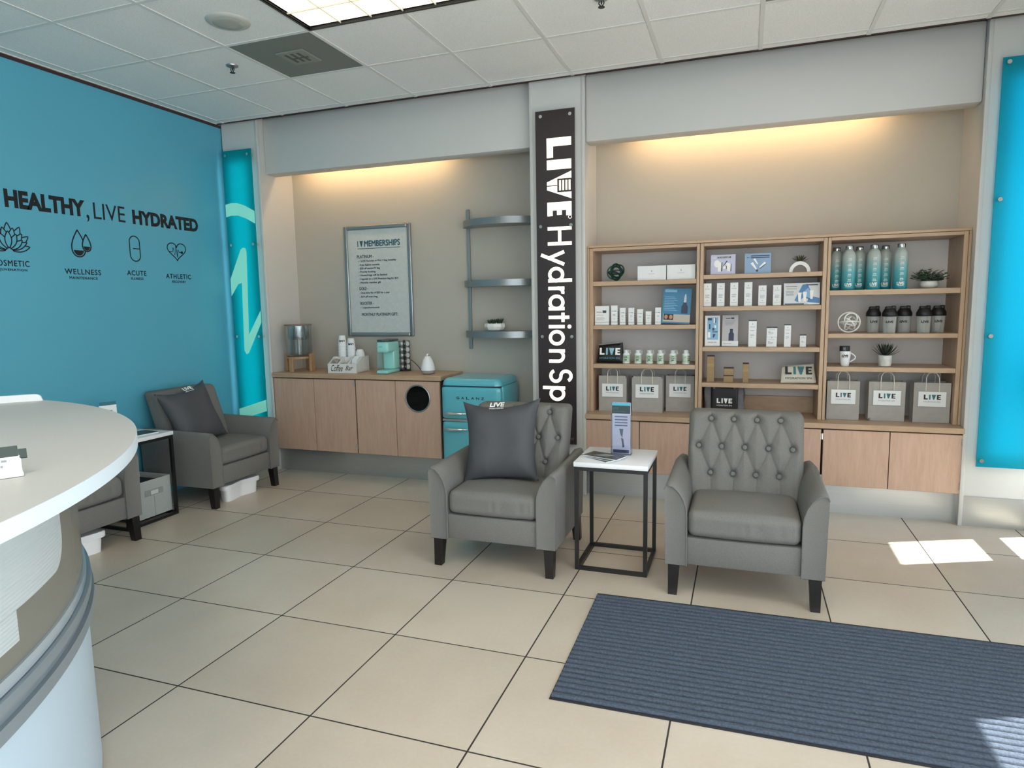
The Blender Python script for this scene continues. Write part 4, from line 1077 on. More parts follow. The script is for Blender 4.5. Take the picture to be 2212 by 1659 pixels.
def rosette(b, c_, R_, rings=3, h=.6):
    for q in range(rings):
        n = 7 + 2 * q
        for k in range(n):
            a = 2 * PI * k / n + q * .4; el = .25 + h * (rings - q) / rings
            leaf_blade(b, c_, (math.cos(a), math.sin(a), el * 1.6), R_ * (.55 + .45 * (q + 1) / rings), R_ * .20, .25)
t = thing('planter_bowl', 'white faceted bowl of green succulents on the lowest silver wall shelf', 'potted plant', (-1.915, 5.005, SHELF_T[2] + .0006))
b = B(); b.lathe([(.045, 0), (.075, .012), (.088, .035), (.086, .062), (.080, .062), (.076, .045), (.0001, .045)], 9, sx=1.0, sy=.75); b.obj('bowl', POT, t, 15)
b = B()
for x, y, r_ in ((-.045, .0, .05), (.0, -.015, .055), (.045, .01, .06), (.02, .03, .05), (-.025, .025, .045)): rosette(b, (x, y, .05), r_, 2, .9)
b.obj('succulent', LEAF, t, 60)

# ================================================================ COFFEE COUNTER ITEMS
ZC = .8788
t = thing('water_dispenser', 'empty glass water dispenser on a wooden stand', 'water dispenser', (-3.755, 4.90, ZC))
b = B(); b.lathe([(.095, .134), (.108, .142), (.112, .16), (.112, .405), (.108, .405), (.108, .162), (.092, .146), (.0001, .146)], 36); b.obj('glass_jar', CLEAR, t, 60)
b = B(); b.lathe([(.0001, .405), (.116, .405), (.118, .41), (.118, .418), (.0001, .420)], 36); b.obj('lid', mat('grey_brown_lid', '#7d716a', .5), t)
b = B(); b.lathe([(.0001, .285), (.085, .285), (.092, .30), (.092, .40), (.089, .40), (.089, .302), (.0001, .292)], 28); b.cyl((0, 0, .15), (0, 0, .285), .016, n=16); b.obj('infuser', glassy('infuser_plastic', '#dfe6e8', .10, .08, True), t, 50)
b = B()
for sx in (-1, 1):
    b2 = B(); b2.rbox(sx * .128 - .0125, sx * .128 + .0125, -.028, .028, 0, .158, .003, 1); b2.obj('stand_leg', PINE, t)
for sy in (-1, 1):
    b2 = B(); b2.rbox(-.02, .02, sy * .118 - .011, sy * .118 + .011, 0, .135, .003, 1); b2.obj('stand_leg', PINE, t)
b.lathe([(.07, .115), (.114, .115), (.114, .133), (.07, .133)], 36); b.obj('stand_ring', PINE, t, 40)

t = thing('coffee_caddy', 'white wooden coffee bar caddy with slanted dividers', 'caddy', (-3.245, 4.895, ZC), math.radians(4))
CW, CD = .137, .115
CADDY = mat('whitewashed_wood', '#dcdcd8', .6, noise_amt=.04, noise_scale=30)
b = B(); b.box(-CW, CW, -CD, -CD + .010, 0, .082); b.obj('front_board', CADDY, t, 0)
b = B(); b.box(-CW, CW, CD - .010, CD, 0, .135); b.obj('back_board', CADDY, t, 0)
b = B(); b.box(-CW + .011, CW - .011, -CD + .010, CD - .010, 0, .008); b.obj('bottom_board', CADDY, t, 0)
Mx = Matrix(((0, 0, 1, 0), (1, 0, 0, 0), (0, 1, 0, 0), (0, 0, 0, 1)))
for x in (-CW, -.046, .046, CW - .010):
    b = B(); end = x in (-CW, CW - .010); yb = CD - .0102 if end else .004
    b.prism([(-CD + .0102, .008), (yb, .008), (yb, .133), (-.01, .133), (-CD + .0102, .08)], x, x + .010, Mx); b.obj('end_board' if end else 'divider', CADDY, t, 0)
b = B(); b.box(-CW + .0105, CW - .0105, .0045, .0125, .0085, .130); b.obj('middle_board', CADDY, t, 0)
M = frame((0, -CD - .0005, 0), FRONT); b = B(); put_text(b, 'Coffee', M, -.105, .016, w=.112, h=.056, shear=.42); put_text(b, 'Bar', M, .032, .024, w=.074, h=.042, shear=.42); b.obj('script_lettering', INK, t, 0)
MC = Matrix.Translation((-3.245, 4.895, ZC)) @ Matrix.Rotation(math.radians(4), 4, 'Z')
def at_caddy(x, y, z): return MC @ Vector((x, y, z))
def cup_proto():
    t = thing('paper_cup', 'x', 'cup', (0, 0, 0), 0, 'upside-down paper cups in the caddy')
    b = B(); b.lathe([(.0001, .088), (.0255, .088), (.027, .0905), (.0265, .093), (.030, .075), (.037, .008), (.0395, .006), (.0395, 0), (.0355, 0), (.028, .082), (.0001, .084)], 28); b.obj('cup_wall', PAPER, t, 40)
    b = B()
    # upside-down printed mark wrapped round the front of the cup
    tmp = B(); put_text(tmp, 'LIVE', Matrix.Identity(4), -.024, -.008, w=.048, h=.017, bold=.05); tmp.bm.verts.ensure_lookup_table(); tmp.bm.verts.index_update()
    vs = []
    for v in tmp.bm.verts:
        X, Z = -v.co.x, .046 - v.co.y; R_ = .030 + (.075 - Z) / .067 * .007 + .0007 + v.co.z
        a = X / .034 - PI / 2 + .45; vs.append((R_ * math.cos(a), R_ * math.sin(a), Z))
    b.raw(vs, [[v.index for v in f.verts] for f in tmp.bm.faces]); tmp.bm.free(); b.obj('cup_print', INK, t, 0)
    return t
cp0 = cup_proto(); first = True
for nm, xx, n, zb in (('taller', -.085, 9, .010), ('shorter', .0, 8, .010)):
    for k in range(n):
        z = zb + .0265 * k
        lab = 'white paper cup on top of the %s upside-down stack in the caddy' % nm if k == n - 1 else 'white paper cup nested under the top cup of the %s stack in the caddy' % nm
        if first: cp0.location = at_caddy(xx, .0595, z); cp0['label'] = lab; first = False
        else:
            c = dup(cp0, at_caddy(xx, .0595, z), lab)
            if k < n - 1:
                for ch in list(c.children):
                    if ch.name.startswith('cup_print'): bpy.data.objects.remove(ch)
for ch in list(cp0.children):
    if ch.name.startswith('cup_print'): bpy.data.objects.remove(ch)
t = thing('coffee_filters', 'stack of white basket coffee filters beside the cups in the caddy', 'coffee filters', at_caddy(.0835, .060, .0095))
b = B()
for k in range(34): b.lathe([(.0395 + .0008 * (k % 3), .0045 * k), (.026, .034 + .0045 * k), (.0001, .036 + .0045 * k), (.0255, .0335 + .0045 * k), (.0385 + .0008 * (k % 3), .0045 * k)], 30)
b.obj('filter_paper', PAPER, t, 60); t.children[0]['kind'] = 'stuff'
for k in range(5):
    t = thing('sugar_packet', 'white packet standing in the caddy, %s' % ('frontmost of its row', 'second from the front', 'middle of its row', 'second from the back', 'rearmost of its row')[k], 'packet', at_caddy(.092 - .001 * k, -.080 + .0125 * k, .0095), (math.radians(-9), 0, 0), 'packets in the caddy')
    b = B(); b.rbox(-.026, .026, -.002, .002, 0, .108 + .006 * k, .0015, 1); b.obj('packet_body', PAPER, t, 30)
t = thing('tea_bag_box', 'dark green packet lying in the middle slot of the caddy', 'packet', at_caddy(-.0, -.045, .0085))
b = B(); b.rbox(-.032, .032, -.028, .028, 0, .072, .004, 1); b.obj('carton', mat('dark_green_packet', '#3c4a38', .5), t)
b = B(); b.box(-.028, .028, -.024, .024, .0722, .0727); b.obj('packet_print', mat('packet_grey', '#aab0aa', .5), t, 0)
t = thing('creamer_bag', 'crumpled clear bag of creamer cups in the end slot of the caddy', 'bag', at_caddy(-.086, -.050, .0105))
b = B(); b.grid_box(.062, .07, .10, .025, 12, 12, 10, lambda v: v + Vector((noise.noise(v * 45), noise.noise(v * 45 + Vector((9, 0, 0))), noise.noise(v * 45 + Vector((0, 9, 0))))) * .007, Matrix.Translation((0, 0, .056))); b.obj('bag_film', glassy('bag_film', '#b9aea8', .45, .25), t, 60)
for k in range(4):
    b = B(); b.lathe([(.010, 0), (.013, .018), (.0001, .019)], 14, Matrix.Translation(((-1) ** k * .015, -.025 + .016 * k, .03 + .012 * k))); b.obj('creamer_cup', PAPER, t)

t = thing('coffee_maker', 'aqua single-serve coffee maker with dark lid', 'coffee maker', (-2.850, 4.905, ZC), math.radians(3)); t.scale = (.86, 1, 1)
b = B(); b.rbox(-.062, .062, -.135, .10, 0, .030, .014, 3); b.obj('drip_base', AQUA, t, 50)
b = B(); b.rbox(-.0615, .0615, -.005, .10, .030, .205, .012, 3); b.obj('machine_column', AQUA, t, 50)
b = B(); b.rbox(-.064, .064, -.115, .10, .1755, .268, .022, 4); b.obj('brew_head', AQUA, t, 50)
b = B(); b.rbox(-.060, .060, -.108, .095, .268, .286, .008, 3); b.rbox(-.018, .018, -.116, -.10, .270, .284, .003, 1); b.obj('lid', mat('gunmetal', '#5d6264', .25, .7), t, 50)
b = B(); b.box(-.0616, -.0600, -.11, -.006, .03, .175); b.obj('side_glass', CLEAR2, t, 0)
M = frame((0, -.1155, 0), FRONT); b = B(); bar(b, M, -.04, .225, .04, .004); b.obj('brand_line', TEAL_INK, t, 0)
POD = mat('foil_pod', '#d7dbdc', .35, .3)
t = thing('pod_carousel', 'dark wire coffee pod rack behind the aqua coffee maker', 'pod rack', (-2.79, 5.075, ZC))
b = B(); b.lathe([(.0001, 0), (.052, 0), (.052, .008), (.0001, .010)], 28); b.obj('rack_base', BLACK_SAT, t)
b = B(); b.cyl((0, 0, .01), (0, 0, .27), .006, n=10); b.obj('rack_post', BLACK_SAT, t)
for k in range(3):
    a = PI * 2 * k / 3 - .35
    c_ = Vector((math.cos(a), math.sin(a), 0)) * .040; s_ = Vector((-math.sin(a), math.cos(a), 0)) * .024
    b = B(); b.tube([c_ - s_ + Vector((0, 0, .01)), c_ - s_ + Vector((0, 0, .262)), c_ + s_ + Vector((0, 0, .262)), c_ + s_ + Vector((0, 0, .01))], .0028, 6); b.obj('rack_wire', BLACK_SAT, t)
for k in range(3):
    a = PI * 2 * k / 3 - .35
    for j in range(5):
        p = thing('coffee_pod', ('coffee pod %s of the dark wire rack' % ('near the foot', 'on the second tier', 'on the middle tier', 'on the fourth tier', 'on the top tier')[j]) + (' facing the fridge' if k == 0 else ' at the wall side' if k == 1 else ' facing the coffee maker'), 'coffee pod', (-2.79 + .030 * math.cos(a), 5.075 + .030 * math.sin(a), ZC + .037 + .05 * j), (0, PI / 2, a), 'pods in the wire rack'); p.scale = (.85, .85, .85)
        b = B(); b.lathe([(.0001, -.018), (.016, -.018), (.021, .012), (.0235, .013), (.0235, .015), (.0001, .0155)], 18); b.obj('pod_cup', POD, p)
t = thing('cord', 'black power cord on the wood countertop behind the white diffuser', 'cord', (-2.615, 4.985, ZC))
b = B(); pts = [(-.10, .06, .10), (-.06, .05, .075), (-.01, .03, .04), (.02, .015, .012), (.05, 0, .0035), (.10, -.03, .0035), (.15, -.06, .0035)]
sm = []
for i in range(len(pts) - 1):
    for k in range(6):
        u = k / 6; p0 = Vector(pts[max(0, i - 1)]); p1 = Vector(pts[i]); p2 = Vector(pts[i + 1]); p3 = Vector(pts[min(len(pts) - 1, i + 2)])
        sm.append(.5 * ((2 * p1) + (p2 - p0) * u + (2 * p0 - 5 * p1 + 4 * p2 - p3) * u * u + (3 * p1 - p0 - 3 * p2 + p3) * u ** 3))
b.tube(sm + [Vector(pts[-1])], .003, 8); tag(b.obj('cable', BLACK, t), None)
t = thing('aroma_diffuser', 'white teardrop aroma diffuser with silver base', 'diffuser', (-2.462, 4.865, ZC))
b = B(); b.lathe([(.058, .030), (.058, .04), (.053, .075), (.040, .115), (.024, .143), (.018, .148)], 36); b.obj('diffuser_shell', WHITE_P, t, 60)
b = B(); b.lathe([(.046, .003), (.054, .008), (.0585, .029), (.0001, .0298)], 36); b.obj('silver_base', mat('polished_silver', '#c4c5c6', .25, .5), t, 60)
b = B(); b.lathe([(.040, 0), (.043, .003), (.0001, .003)], 30); b.obj('base_foot', mat('brown_foot', '#5b4540', .5), t)
b = B(); b.lathe([(.0185, .148), (.015, .156), (.0001, .158)], 24); b.obj('cap_ring', CHROME, t, 60)
b = B(); b.lathe([(.009, .157), (.008, .166), (.0001, .168)], 18); b.obj('mist_nozzle', WHITE_P, t, 60)

# ================================================================ SHELF GOODS
GB = {}
def carton(name, label, cat, x, y, z, wd, dp, h, m=None, group=None, lines=None, rot=0, brand='IMAGE', cap=None, band=None, side=False, inkm=None):
    """printed carton; y = its front face"""
    t = thing(name, label, cat, (x, y, z), rot, group)
    b = B(); b.rbox(-wd / 2, wd / 2, 0, dp, 0, h, .0012, 1); b.obj('carton_body', m or PAPER, t, 20)
    M = frame((0, -.0003, 0), FRONT); b = B()
    if brand:
        bw = min(wd * .55, .06); bz = .42 if wd > h else .73; bw *= .7 if wd > h else 1; put_text(b, 'I', M, -bw * .05, h * (bz + .10 if wd < h else bz + .16), w=bw * .12, h=h * (.055 if wd < h else .11)); put_text(b, brand, M, -bw / 2, h * bz, w=bw, h=max(.004, min(.012, h * .045)))
    for (fx, fz, fw_, fh) in (lines or []): bar(b, M, -wd / 2 + fx * wd, fz * h, fw_ * wd, fh * h)
    b.obj('printed_text', inkm or GREY_INK, t, 0)
    if cap: b = B(); b.box(-wd / 2 - .0004, wd / 2 + .0004, -.0004, dp + .0004, h - .006, h + .0006); b.obj('top_flap', cap, t, 0)
    if band: b = B(); b.box(-wd / 2 - .0003, wd / 2 + .0003, -.0004, dp + .0003, h * .14, h * .155); b.obj('band', band, t, 0)
    if side:
        M2 = frame((wd / 2 + .0003, dp / 2, 0), SIDE); b = B()
        for k in range(5): bar(b, M2, -dp * .3, h * (.2 + .11 * k), dp * .6, h * .05)
        b.obj('side_text', SLATE_INK, t, 0)
    return t
def board(name, label, cat, x, y, z, wd, h, m, tilt=12, th=.003, rot=0, roll=0):
    t = thing(name, label, cat, (x, y, z + .0015 + wd / 2 * math.sin(roll)), (math.radians(-tilt), roll, rot))
    b = B(); b.rbox(-wd / 2, wd / 2, 0, th, 0, h, .0006, 1); b.obj('display_card', m, t, 0)
    b = B(); b.box(-wd * .3, wd * .3, th, th + .002, .0, h * .6)
    b.prism([(0, 0), (.045 if h > .1 else .03, .012), (0, h * .55)], -.01, .01, Matrix(((0, 0, 1, 0), (1, 0, 0, th + .002), (0, 1, 0, 0), (0, 0, 0, 1)))); b.obj('easel_back', GREY_CARD, t, 0)
    return t, frame((0, -.0003, 0), FRONT)
def ring_ball(name, label, cat, x, y, z, R_, r_, m, rings):
    """interlaced rings: (radius, offset, tilt about x, turn about z) in units of R_"""
    t = thing(name, label, cat, (x, y, z)); b = B()
    for rad, off, tx, tz in rings:
        A = Matrix.Translation(Vector(off) * R_ + Vector((0, 0, R_))) @ Matrix.Rotation(math.radians(tz), 4, 'Z') @ Matrix.Rotation(math.radians(90 + tx), 4, 'X')
        q = rad * R_ - r_
        b.tube([A @ Vector((q * math.cos(2 * PI * i / 48), q * math.sin(2 * PI * i / 48), 0)) for i in range(48)], r_, 8, True)
    b.obj('glass_rings', m, t, 60)
    return t
LN = [(.2, .50, .55, .014), (.2, .46, .6, .014), (.2, .42, .45, .014), (.2, .38, .55, .014), (.42, .25, .15, .02), (.15, .15, .7, .012)]
LN2 = [(.22, .60, .5, .018), (.22, .46, .45, .014), (.22, .42, .5, .014), (.22, .36, .3, .012)]
YI = 4.865
zA, zB, zC_, zD = 1.6178, 1.3968, 1.1138, .8598
z1_, z2_, z3_ = 1.4908, 1.2058, .9848
# -- unit by the sign
za, zb_, zc, zd = 1.5928, 1.2718, .9848, .6218
ring_ball('glass_knot', 'green glass ring knot ornament at the end of the top shelf near the sign', 'ornament', -.905, 4.90, za, .068, .0058, GREEN_GLASS, [(.95, (0, 0, 0), 0, 60), (.95, (0, 0, 0), 0, -45), (.8, (-.2, -.1, -.05), 10, 15), (.78, (.2, .05, .1), -15, -15), (.9, (0, 0, -.02), 78, 20), (.7, (-.15, -.1, -.25), 55, -30), (.7, (.1, .1, .2), -50, 30)])
carton('product_box', 'wide white product carton nearer the green glass knot', 'box', -.640, YI, za, .203, .09, .103, group='wide white cartons', lines=[])
carton('product_box', 'wide white product carton at the end of the shelf beside another like it', 'box', -.433, YI, za, .198, .09, .103, group='wide white cartons', lines=[])
carton('product_box', 'broad white skincare carton, first in the row below the green glass knot', 'box', -1.005, YI, zb_, .105, .06, .141, brand='', lines=[(.12, .66, .38, .035), (.12, .52, .5, .02), (.12, .38, .55, .012), (.12, .34, .6, .012), (.12, .30, .45, .012), (.12, .26, .58, .012)], band=SLATE_INK)
b_ = bpy.data.objects['product_box.002']
b = B(); bar(b, frame((0, -.0004, 0), FRONT), .006, .090, .028, .018); b.obj('dark_logo_block', SLATE_INK, b_, 0)
for k, (x, wd, h, lab) in enumerate(((-.912, .048, .144, 'tallest narrow white skincare carton, second in the row'), (-.850, .042, .125, 'narrow white skincare carton, third in the row'), (-.786, .042, .124, 'narrow white skincare carton, fourth in the row'), (-.722, .042, .114, 'narrow white skincare carton, fifth in the row'), (-.661, .041, .098, 'shortest narrow white skincare carton, sixth in the row'), (-.592, .042, .124, 'narrow white skincare carton next to the blue serum board'))):
    carton('product_box', lab, 'box', x, YI, zb_, wd, .05, h, group='narrow white skincare cartons', brand='', lines=[(.1, .70, .4, .022), (.5, .69, .35, .04), (.3, .52, .4, .02), (.3, .46, .4, .02), (.45, .3, .12, .03)], band=SLATE_INK, side=True)
t, M = board('serum_board', 'tall blue serum display board leaning at the end of the shelf', 'display board', -.470, 4.862, zb_, .200, .256, MID_BLUE, 10, roll=.05)
b = B(); bar(b, M, -.09, .012, .19, .055); b.obj('pale_panel', mat('pale_beige_card', '#b9b2a6', .5), t, 0)
b = B()
for z in (.238, .228): bar(b, M, -.088, z, .085, .007)
for k in range(9): bar(b, M, -.088, .19 - .012 * k, .07 + .012 * (k % 3), .003)
b.obj('printed_text', mat('pale_blue_ink', '#8fc0dc', .5), t, 0)
b = B(); b.prism([(.035, .075), (.08, .075), (.08, .125), (.07, .142), (.07, .155), (.045, .155), (.045, .142), (.035, .125)], 0, .0008, M); b.obj('bottle_picture', NAVY, t, 0)
b = B(); b.prism([(.05, .155), (.066, .155), (.066, .185), (.062, .215), (.056, .215), (.05, .185)], 0, .0008, M); b.obj('dropper_picture', mat('dropper_grey', '#c8ccd0', .5), t, 0)
b = B(); bar(b, M, -.085, .025, .068, .042, .0006); b.obj('photo_panel', BLACK, t, 0)
b = B()
for xx in (-.068, -.034): b.prism([(xx + .012 * math.cos(a), .047 + .016 * math.sin(a)) for a in [2 * PI * i / 16 for i in range(16)]], .0011, .0016, M)
b.obj('photo_faces', mat('photo_skin', '#b98a68', .6), t, 0)
# pouches
def pouch(label, x, y, z, wd, h, m, ink_c, accent_c, rot, tilt, sub_c):
    t = thing('zip_pouch', label, 'pouch', (x, y, z), (math.radians(-tilt), 0, rot))
    def f(sg):
        def fn(u, v):
            a, c = 2 * u - 1, 2 * v - 1
            return (a * wd / 2 * (1 - .06 * c), sg * .020 * ((1 - a ** 4) * (1 - c ** 4)) ** .6 + .004 * noise.noise(Vector((a * 2, c * 2, x))), h / 2 + c * h / 2 + .012 * a * (c + 1) / 2)
        return fn
    b = B(); b.sheet(18, 14, f(-1)); b.sheet(18, 14, f(1)); bmesh.ops.remove_doubles(b.bm, verts=list(b.bm.verts), dist=1e-5); b.obj('pouch_cloth', m, t, 70)
    M = frame((0, -.0245, h * .42), FRONT); logo(t, M, wd * .80, ink_c, accent_c, True, sub_c)
    b = B(); b.cyl((-wd * .46, 0, h - .004), (wd * .46, 0, h + .006), .003, n=6); b.obj('zip', GREY_INK, t)
    return t
pouch('black zip pouch with white and blue lettering beside the supplement bottles', -.945, 4.885, zc, .195, .145, BLACK, WHITE_INK, mat('light_blue_ink', '#7fb6c8', .5), math.radians(-3), 8, mat('blue_sub_ink', '#5d93a4', .5))
pouch('cream zip pouch with black and teal lettering on the shelf of gold cartons', (.360), 4.875, zD + .005, .214, .128, CREAM, INK, TEAL_INK, math.radians(4), 24, SLATE_INK)
# supplement bottles
def supplement():
    t = thing('supplement_bottle', 'x', 'bottle', (0, 0, 0), 0, 'white supplement bottles')
    b = B(); b.lathe([(.024, 0), (.0268, .003), (.0268, .068), (.022, .077), (.0165, .079), (.0001, .079)], 26); b.obj('bottle_body', WHITE_P, t, 50)
    b = B(); b.lathe([(.0185, .079), (.0185, .098), (.017, .101), (.0001, .1015)], 26); b.obj('bottle_cap', mat('grey_white_cap', '#d6dad9', .4), t, 50)
    b = B(); b.lathe([(.0271, .012), (.0271, .064)], 26); b.obj('green_label', LABEL_GREEN, t, 60)
    M = frame((0, -.0275, 0), FRONT); b = B()
    for z, w_ in ((.052, .02), (.042, .026), (.030, .016), (.023, .022)): bar(b, M, -w_ / 2, z, w_, .004)
    b.obj('label_print', SLATE_INK, t, 0)
    b = B(); b.lathe([(.019, .080), (.022, .100), (.0205, .104), (.0001, .105)], 16, Matrix.Translation((.006, .004, 0))); b.obj('shrink_film', FROST, t, 50)
    b = B(); b.prism([(.02, .072), (.036, .070), (.034, .098), (.022, .102)], .004, .005, frame((0, 0, 0), FRONT)); b.obj('swing_tag', FROST, t, 0)
    return t
s0 = supplement()
for k, x in enumerate((-.824, -.738, -.654, -.574, -.485, -.393)):
    lab = 'white supplement bottle with green label, %s' % ('next to the black pouch', 'second from the black pouch', 'third from the black pouch', 'fourth from the black pouch', 'fifth from the black pouch', 'last of the row away from the black pouch')[k]
    if k == 0: s0.location = (x, 4.885, zc); s0['label'] = lab
    else: dup(s0, (x, 4.885, zc), lab, rot=(0, 0, .9 if k == 5 else 0))
# paper carrier bags
def carrier(label, x, y, z, wd, h, dp, group, sc=1.0, rot=0, hl=.065):
    t = thing('paper_bag', label, 'bag', (x, y, z), rot, group)
    b = B(); W2 = wd / 2
    n = 10
    def side(yy, sg):
        b.sheet(n, n, lambda u, v: (-W2 + wd * u * (1 - 0 * v), yy + sg * .004 * math.sin(PI * u) * math.sin(PI * v) + .0015 * noise.noise(Vector((u * 4, v * 4, x * 9 + sg))), h * v))
    side(0, -1); side(dp, 1)
    for xx, sg in ((-W2, 1), (W2, -1)):
        vs = [(xx, 0, 0), (xx + sg * .010, dp / 2, 0), (xx, dp, 0), (xx, 0, h), (xx + sg * .022, dp / 2, h), (xx, dp, h)]
        b.raw(vs, [(0, 1, 4, 3), (1, 2, 5, 4)])
    b.raw([(-W2, 0, .0), (W2, 0, 0), (W2, dp, 0), (-W2, dp, 0)], [(0, 1, 2, 3)])
    bmesh.ops.remove_doubles(b.bm, verts=list(b.bm.verts), dist=1e-5)
    b.obj('bag_body', KRAFT, t, 30)
    b = B(); b.box(-W2 + .001, W2 - .001, -.0052, -.0047, h * .395, h * .398); b.obj('fold_line', mat('fold_shadow', '#8d8a86', .9), t, 0)
    b = B(); b.box(-W2 * .75, W2 * .75, -.0068, -.0058, h * .41, h * .78); cd_ = b.obj('label_card', PAPER, t, 0)
    logo(cd_, frame((0, -.0070, h * .585), FRONT), wd * .46)
    for yy, k in ((-.002, 0), (dp - .004, 1)):
        b = B(); hw_ = wd * .18
        hp = [(-hw_, yy - .003, h - .055), (-hw_, yy - .003, h), (-hw_ * .95, yy + (.004 if k == 0 else -.004), h + hl * .55), (-hw_ * .6, yy + (.012 if k == 0 else -.012), h + hl * .92), (0, yy + (.016 if k == 0 else -.016), h + hl), (hw_ * .6, yy + (.012 if k == 0 else -.012), h + hl * .92), (hw_ * .95, yy + (.004 if k == 0 else -.004), h + hl * .55), (hw_, yy - .003, h), (hw_, yy - .003, h - .055)]
        if k: hp = [(x_, yy + .006 if z_ <= h else y_, z_) for x_, y_, z_ in hp]
        b.tube(hp, .0028, 7); b.obj('rope_handle', ROPE, t, 60)
    return t
GP = 'grey paper carrier bags'
carrier('grey paper carrier bag below the black pouch, first from the black sign', -.925, 4.872, zd, .210, .268, .10, GP, hl=.057)
carrier('grey paper carrier bag between two others below the supplement bottles', -.668, 4.870, zd, .224, .268, .10, GP, hl=.055)
carrier('grey paper carrier bag set back at the end of its shelf beside the middle unit', -.438, 4.955, zd, .205, .268, .10, GP, hl=.05)
carrier('grey paper carrier bag under the white mug', .640, 4.872, zd, .198, .262, .10, GP)
carrier('grey paper carrier bag under the spiky plant', .900, 4.872, zd, .214, .262, .10, GP)
carrier('grey paper carrier bag beside the cyan panel, last of its shelf', 1.158, 4.870, zd, .208, .262, .105, GP)
# -- middle unit
t, M = board('product_card', 'lavender product card with white bottles on the top middle shelf', 'display card', -.150, 4.875, zA, .165, .138, LAV, 8)
b = B(); bar(b, M, -.038, .113, .09, .011); b.obj('dark_title', SLATE_INK, t, 0)
b = B(); put_text(b, 'THE MOST & BEST!', M, -.035, .1145, w=.08, h=.007, base=.0006); bar(b, M, -.07, .115, .02, .003); b.obj('title_text', WHITE_INK, t, 0)
b = B(); b.prism([(-.04 + .020 * math.cos(a), .075 + .026 * math.sin(a)) for a in [2 * PI * i / 20 for i in range(20)]], 0, .0005, M); b.prism([(-.034, .02), (-.012, .02), (-.010, .085), (-.034, .085)], .0004, .0009, M); b.prism([(.002, .038), (.02, .038), (.02, .055), (.002, .055)], 0, .0005, M); b.prism([(.03, .02), (.05, .02), (.052, .075), (.02, .08)], 0, .0005, M); b.obj('bottle_picture', WHITE_INK, t, 0)
b = B(); b.prism([(-.012, .02), (-.004, .022), (-.004, .083), (-.010, .085)], .0004, .0009, M); b.prism([(.0, .055), (.03, .09), (.025, .095), (.0, .06)], 0, .0005, M); b.prism([(.05, .02), (.056, .022), (.056, .072), (.052, .075)], 0, .0005, M); b.prism([(.02, .034), (.026, .038), (.026, .06), (.02, .058)], 0, .0005, M); b.obj('picture_shade', SLATE_INK, t, 0)
t, M = board('product_card', 'blue product card with three white tubes on the top middle shelf', 'display card', .078, 4.872, zA, .170, .138, STEEL_BLUE, 8)
b = B(); bar(b, M, -.045, .117, .12, .006); bar(b, M, -.045, .105, .12, .006); bar(b, M, -.072, .108, .018, .003); b.obj('dark_title', NAVY, t, 0)
def tube_pic(b, x, z, ang, L_, w_):
    c_, s_ = math.cos(ang), math.sin(ang)
    q = [(-w_ * .45, 0), (w_ * .45, 0), (w_, L_), (-w_, L_)]
    b.prism([(x + p * c_ + r * s_, z - p * s_ + r * c_) for p, r in q], 0, .0006, M)
b = B(); tube_pic(b, -.008, .028, -.6, .055, .009); tube_pic(b, .0, .062, -.55, .045, .007); tube_pic(b, .012, .040, .85, .05, .008); b.obj('tube_picture', WHITE_INK, t, 0)
b = B(); b.prism([(-.004 + .008 * math.cos(a), .018 + .008 * math.sin(a)) for a in [2 * PI * i / 14 for i in range(14)]], 0, .0006, M); b.prism([(.012, .030), (.018, .030), (.058, .066), (.052, .068)], 0, .0004, M); b.obj('picture_shade', SLATE_INK, t, 0)
t = thing('arch_planter', 'white arch-shaped planter with brown-green succulent on the top middle shelf', 'potted plant', (.345, 4.905, zA))
b = B(); n = 28; ro, ri = .067, .045
vs = []; F = []
for y in (-.028, .028):
    for k in range(n + 1):
        a = PI * k / n; vs += [(ro * math.cos(a), y, ro * 1.08 * math.sin(a)), (ri * math.cos(a), y, ri * 1.08 * math.sin(a))]
m_ = 2 * (n + 1)
for k in range(n):
    i = 2 * k; F += [(i, i + 1, i + 3, i + 2), (m_ + i, m_ + i + 2, m_ + i + 3, m_ + i + 1), (i, i + 2, m_ + i + 2, m_ + i), (i + 1, m_ + i + 1, m_ + i + 3, i + 3)]
F += [(0, m_, m_ + 1, 1), (m_ - 2, m_ - 1, 2 * m_ - 1, 2 * m_ - 2)]
b.raw(vs, F); b.obj('arch', POT, t, 50)
b = B()
for k in range(26):
    a = 2 * PI * k * .382; el = .35 + 1.3 * (k / 26)
    leaf_blade(b, (0, 0, .068), (math.cos(a), .5 * math.sin(a), el), .062 - .012 * (k / 26), .006, .05, 5, .35)
b.obj('succulent', LEAF3, t, 60)
for k, (x, h, lab) in enumerate(((-.250, .162, 'first from the black sign'), (-.161, .162, 'second from the black sign'), (-.072, .163, 'third from the black sign'), (.021, .163, 'fourth, last of the tall ones'), (.113, .138, 'shorter, fifth in the row'), (.207, .138, 'shorter, next to the blue angular display card'))):
    carton('tall_carton', 'slim white carton on the second middle shelf, ' + lab, 'box', x, YI, zB, .052, .045, h, group='slim white cartons', lines=LN)
t, M = board('product_card', 'white and blue display card with angular shapes at the end of the second middle shelf', 'display card', .362, 4.865, zB, .225, .150, mat('cool_white_card', '#d3d6da', .5), 10)
b = B(); b.prism([(-.045, .03), (.005, .138), (.035, .142), (.055, .095), (.055, .035), (.01, .05), (-.02, .018)], 0, .0005, M); b.prism([(.05, .06), (.11, .045), (.11, .01), (.03, .01)], 0, .0005, M); b.obj('blue_shapes', mat('print_blue', '#4d83b4', .5), t, 0)
b = B(); b.prism([(.0, .078), (.04, .115), (.056, .085), (.056, .04), (.02, .062)], .0004, .0009, M); b.obj('pale_blue_shape', mat('print_pale_blue', '#8fb2d6', .5), t, 0)
b = B()
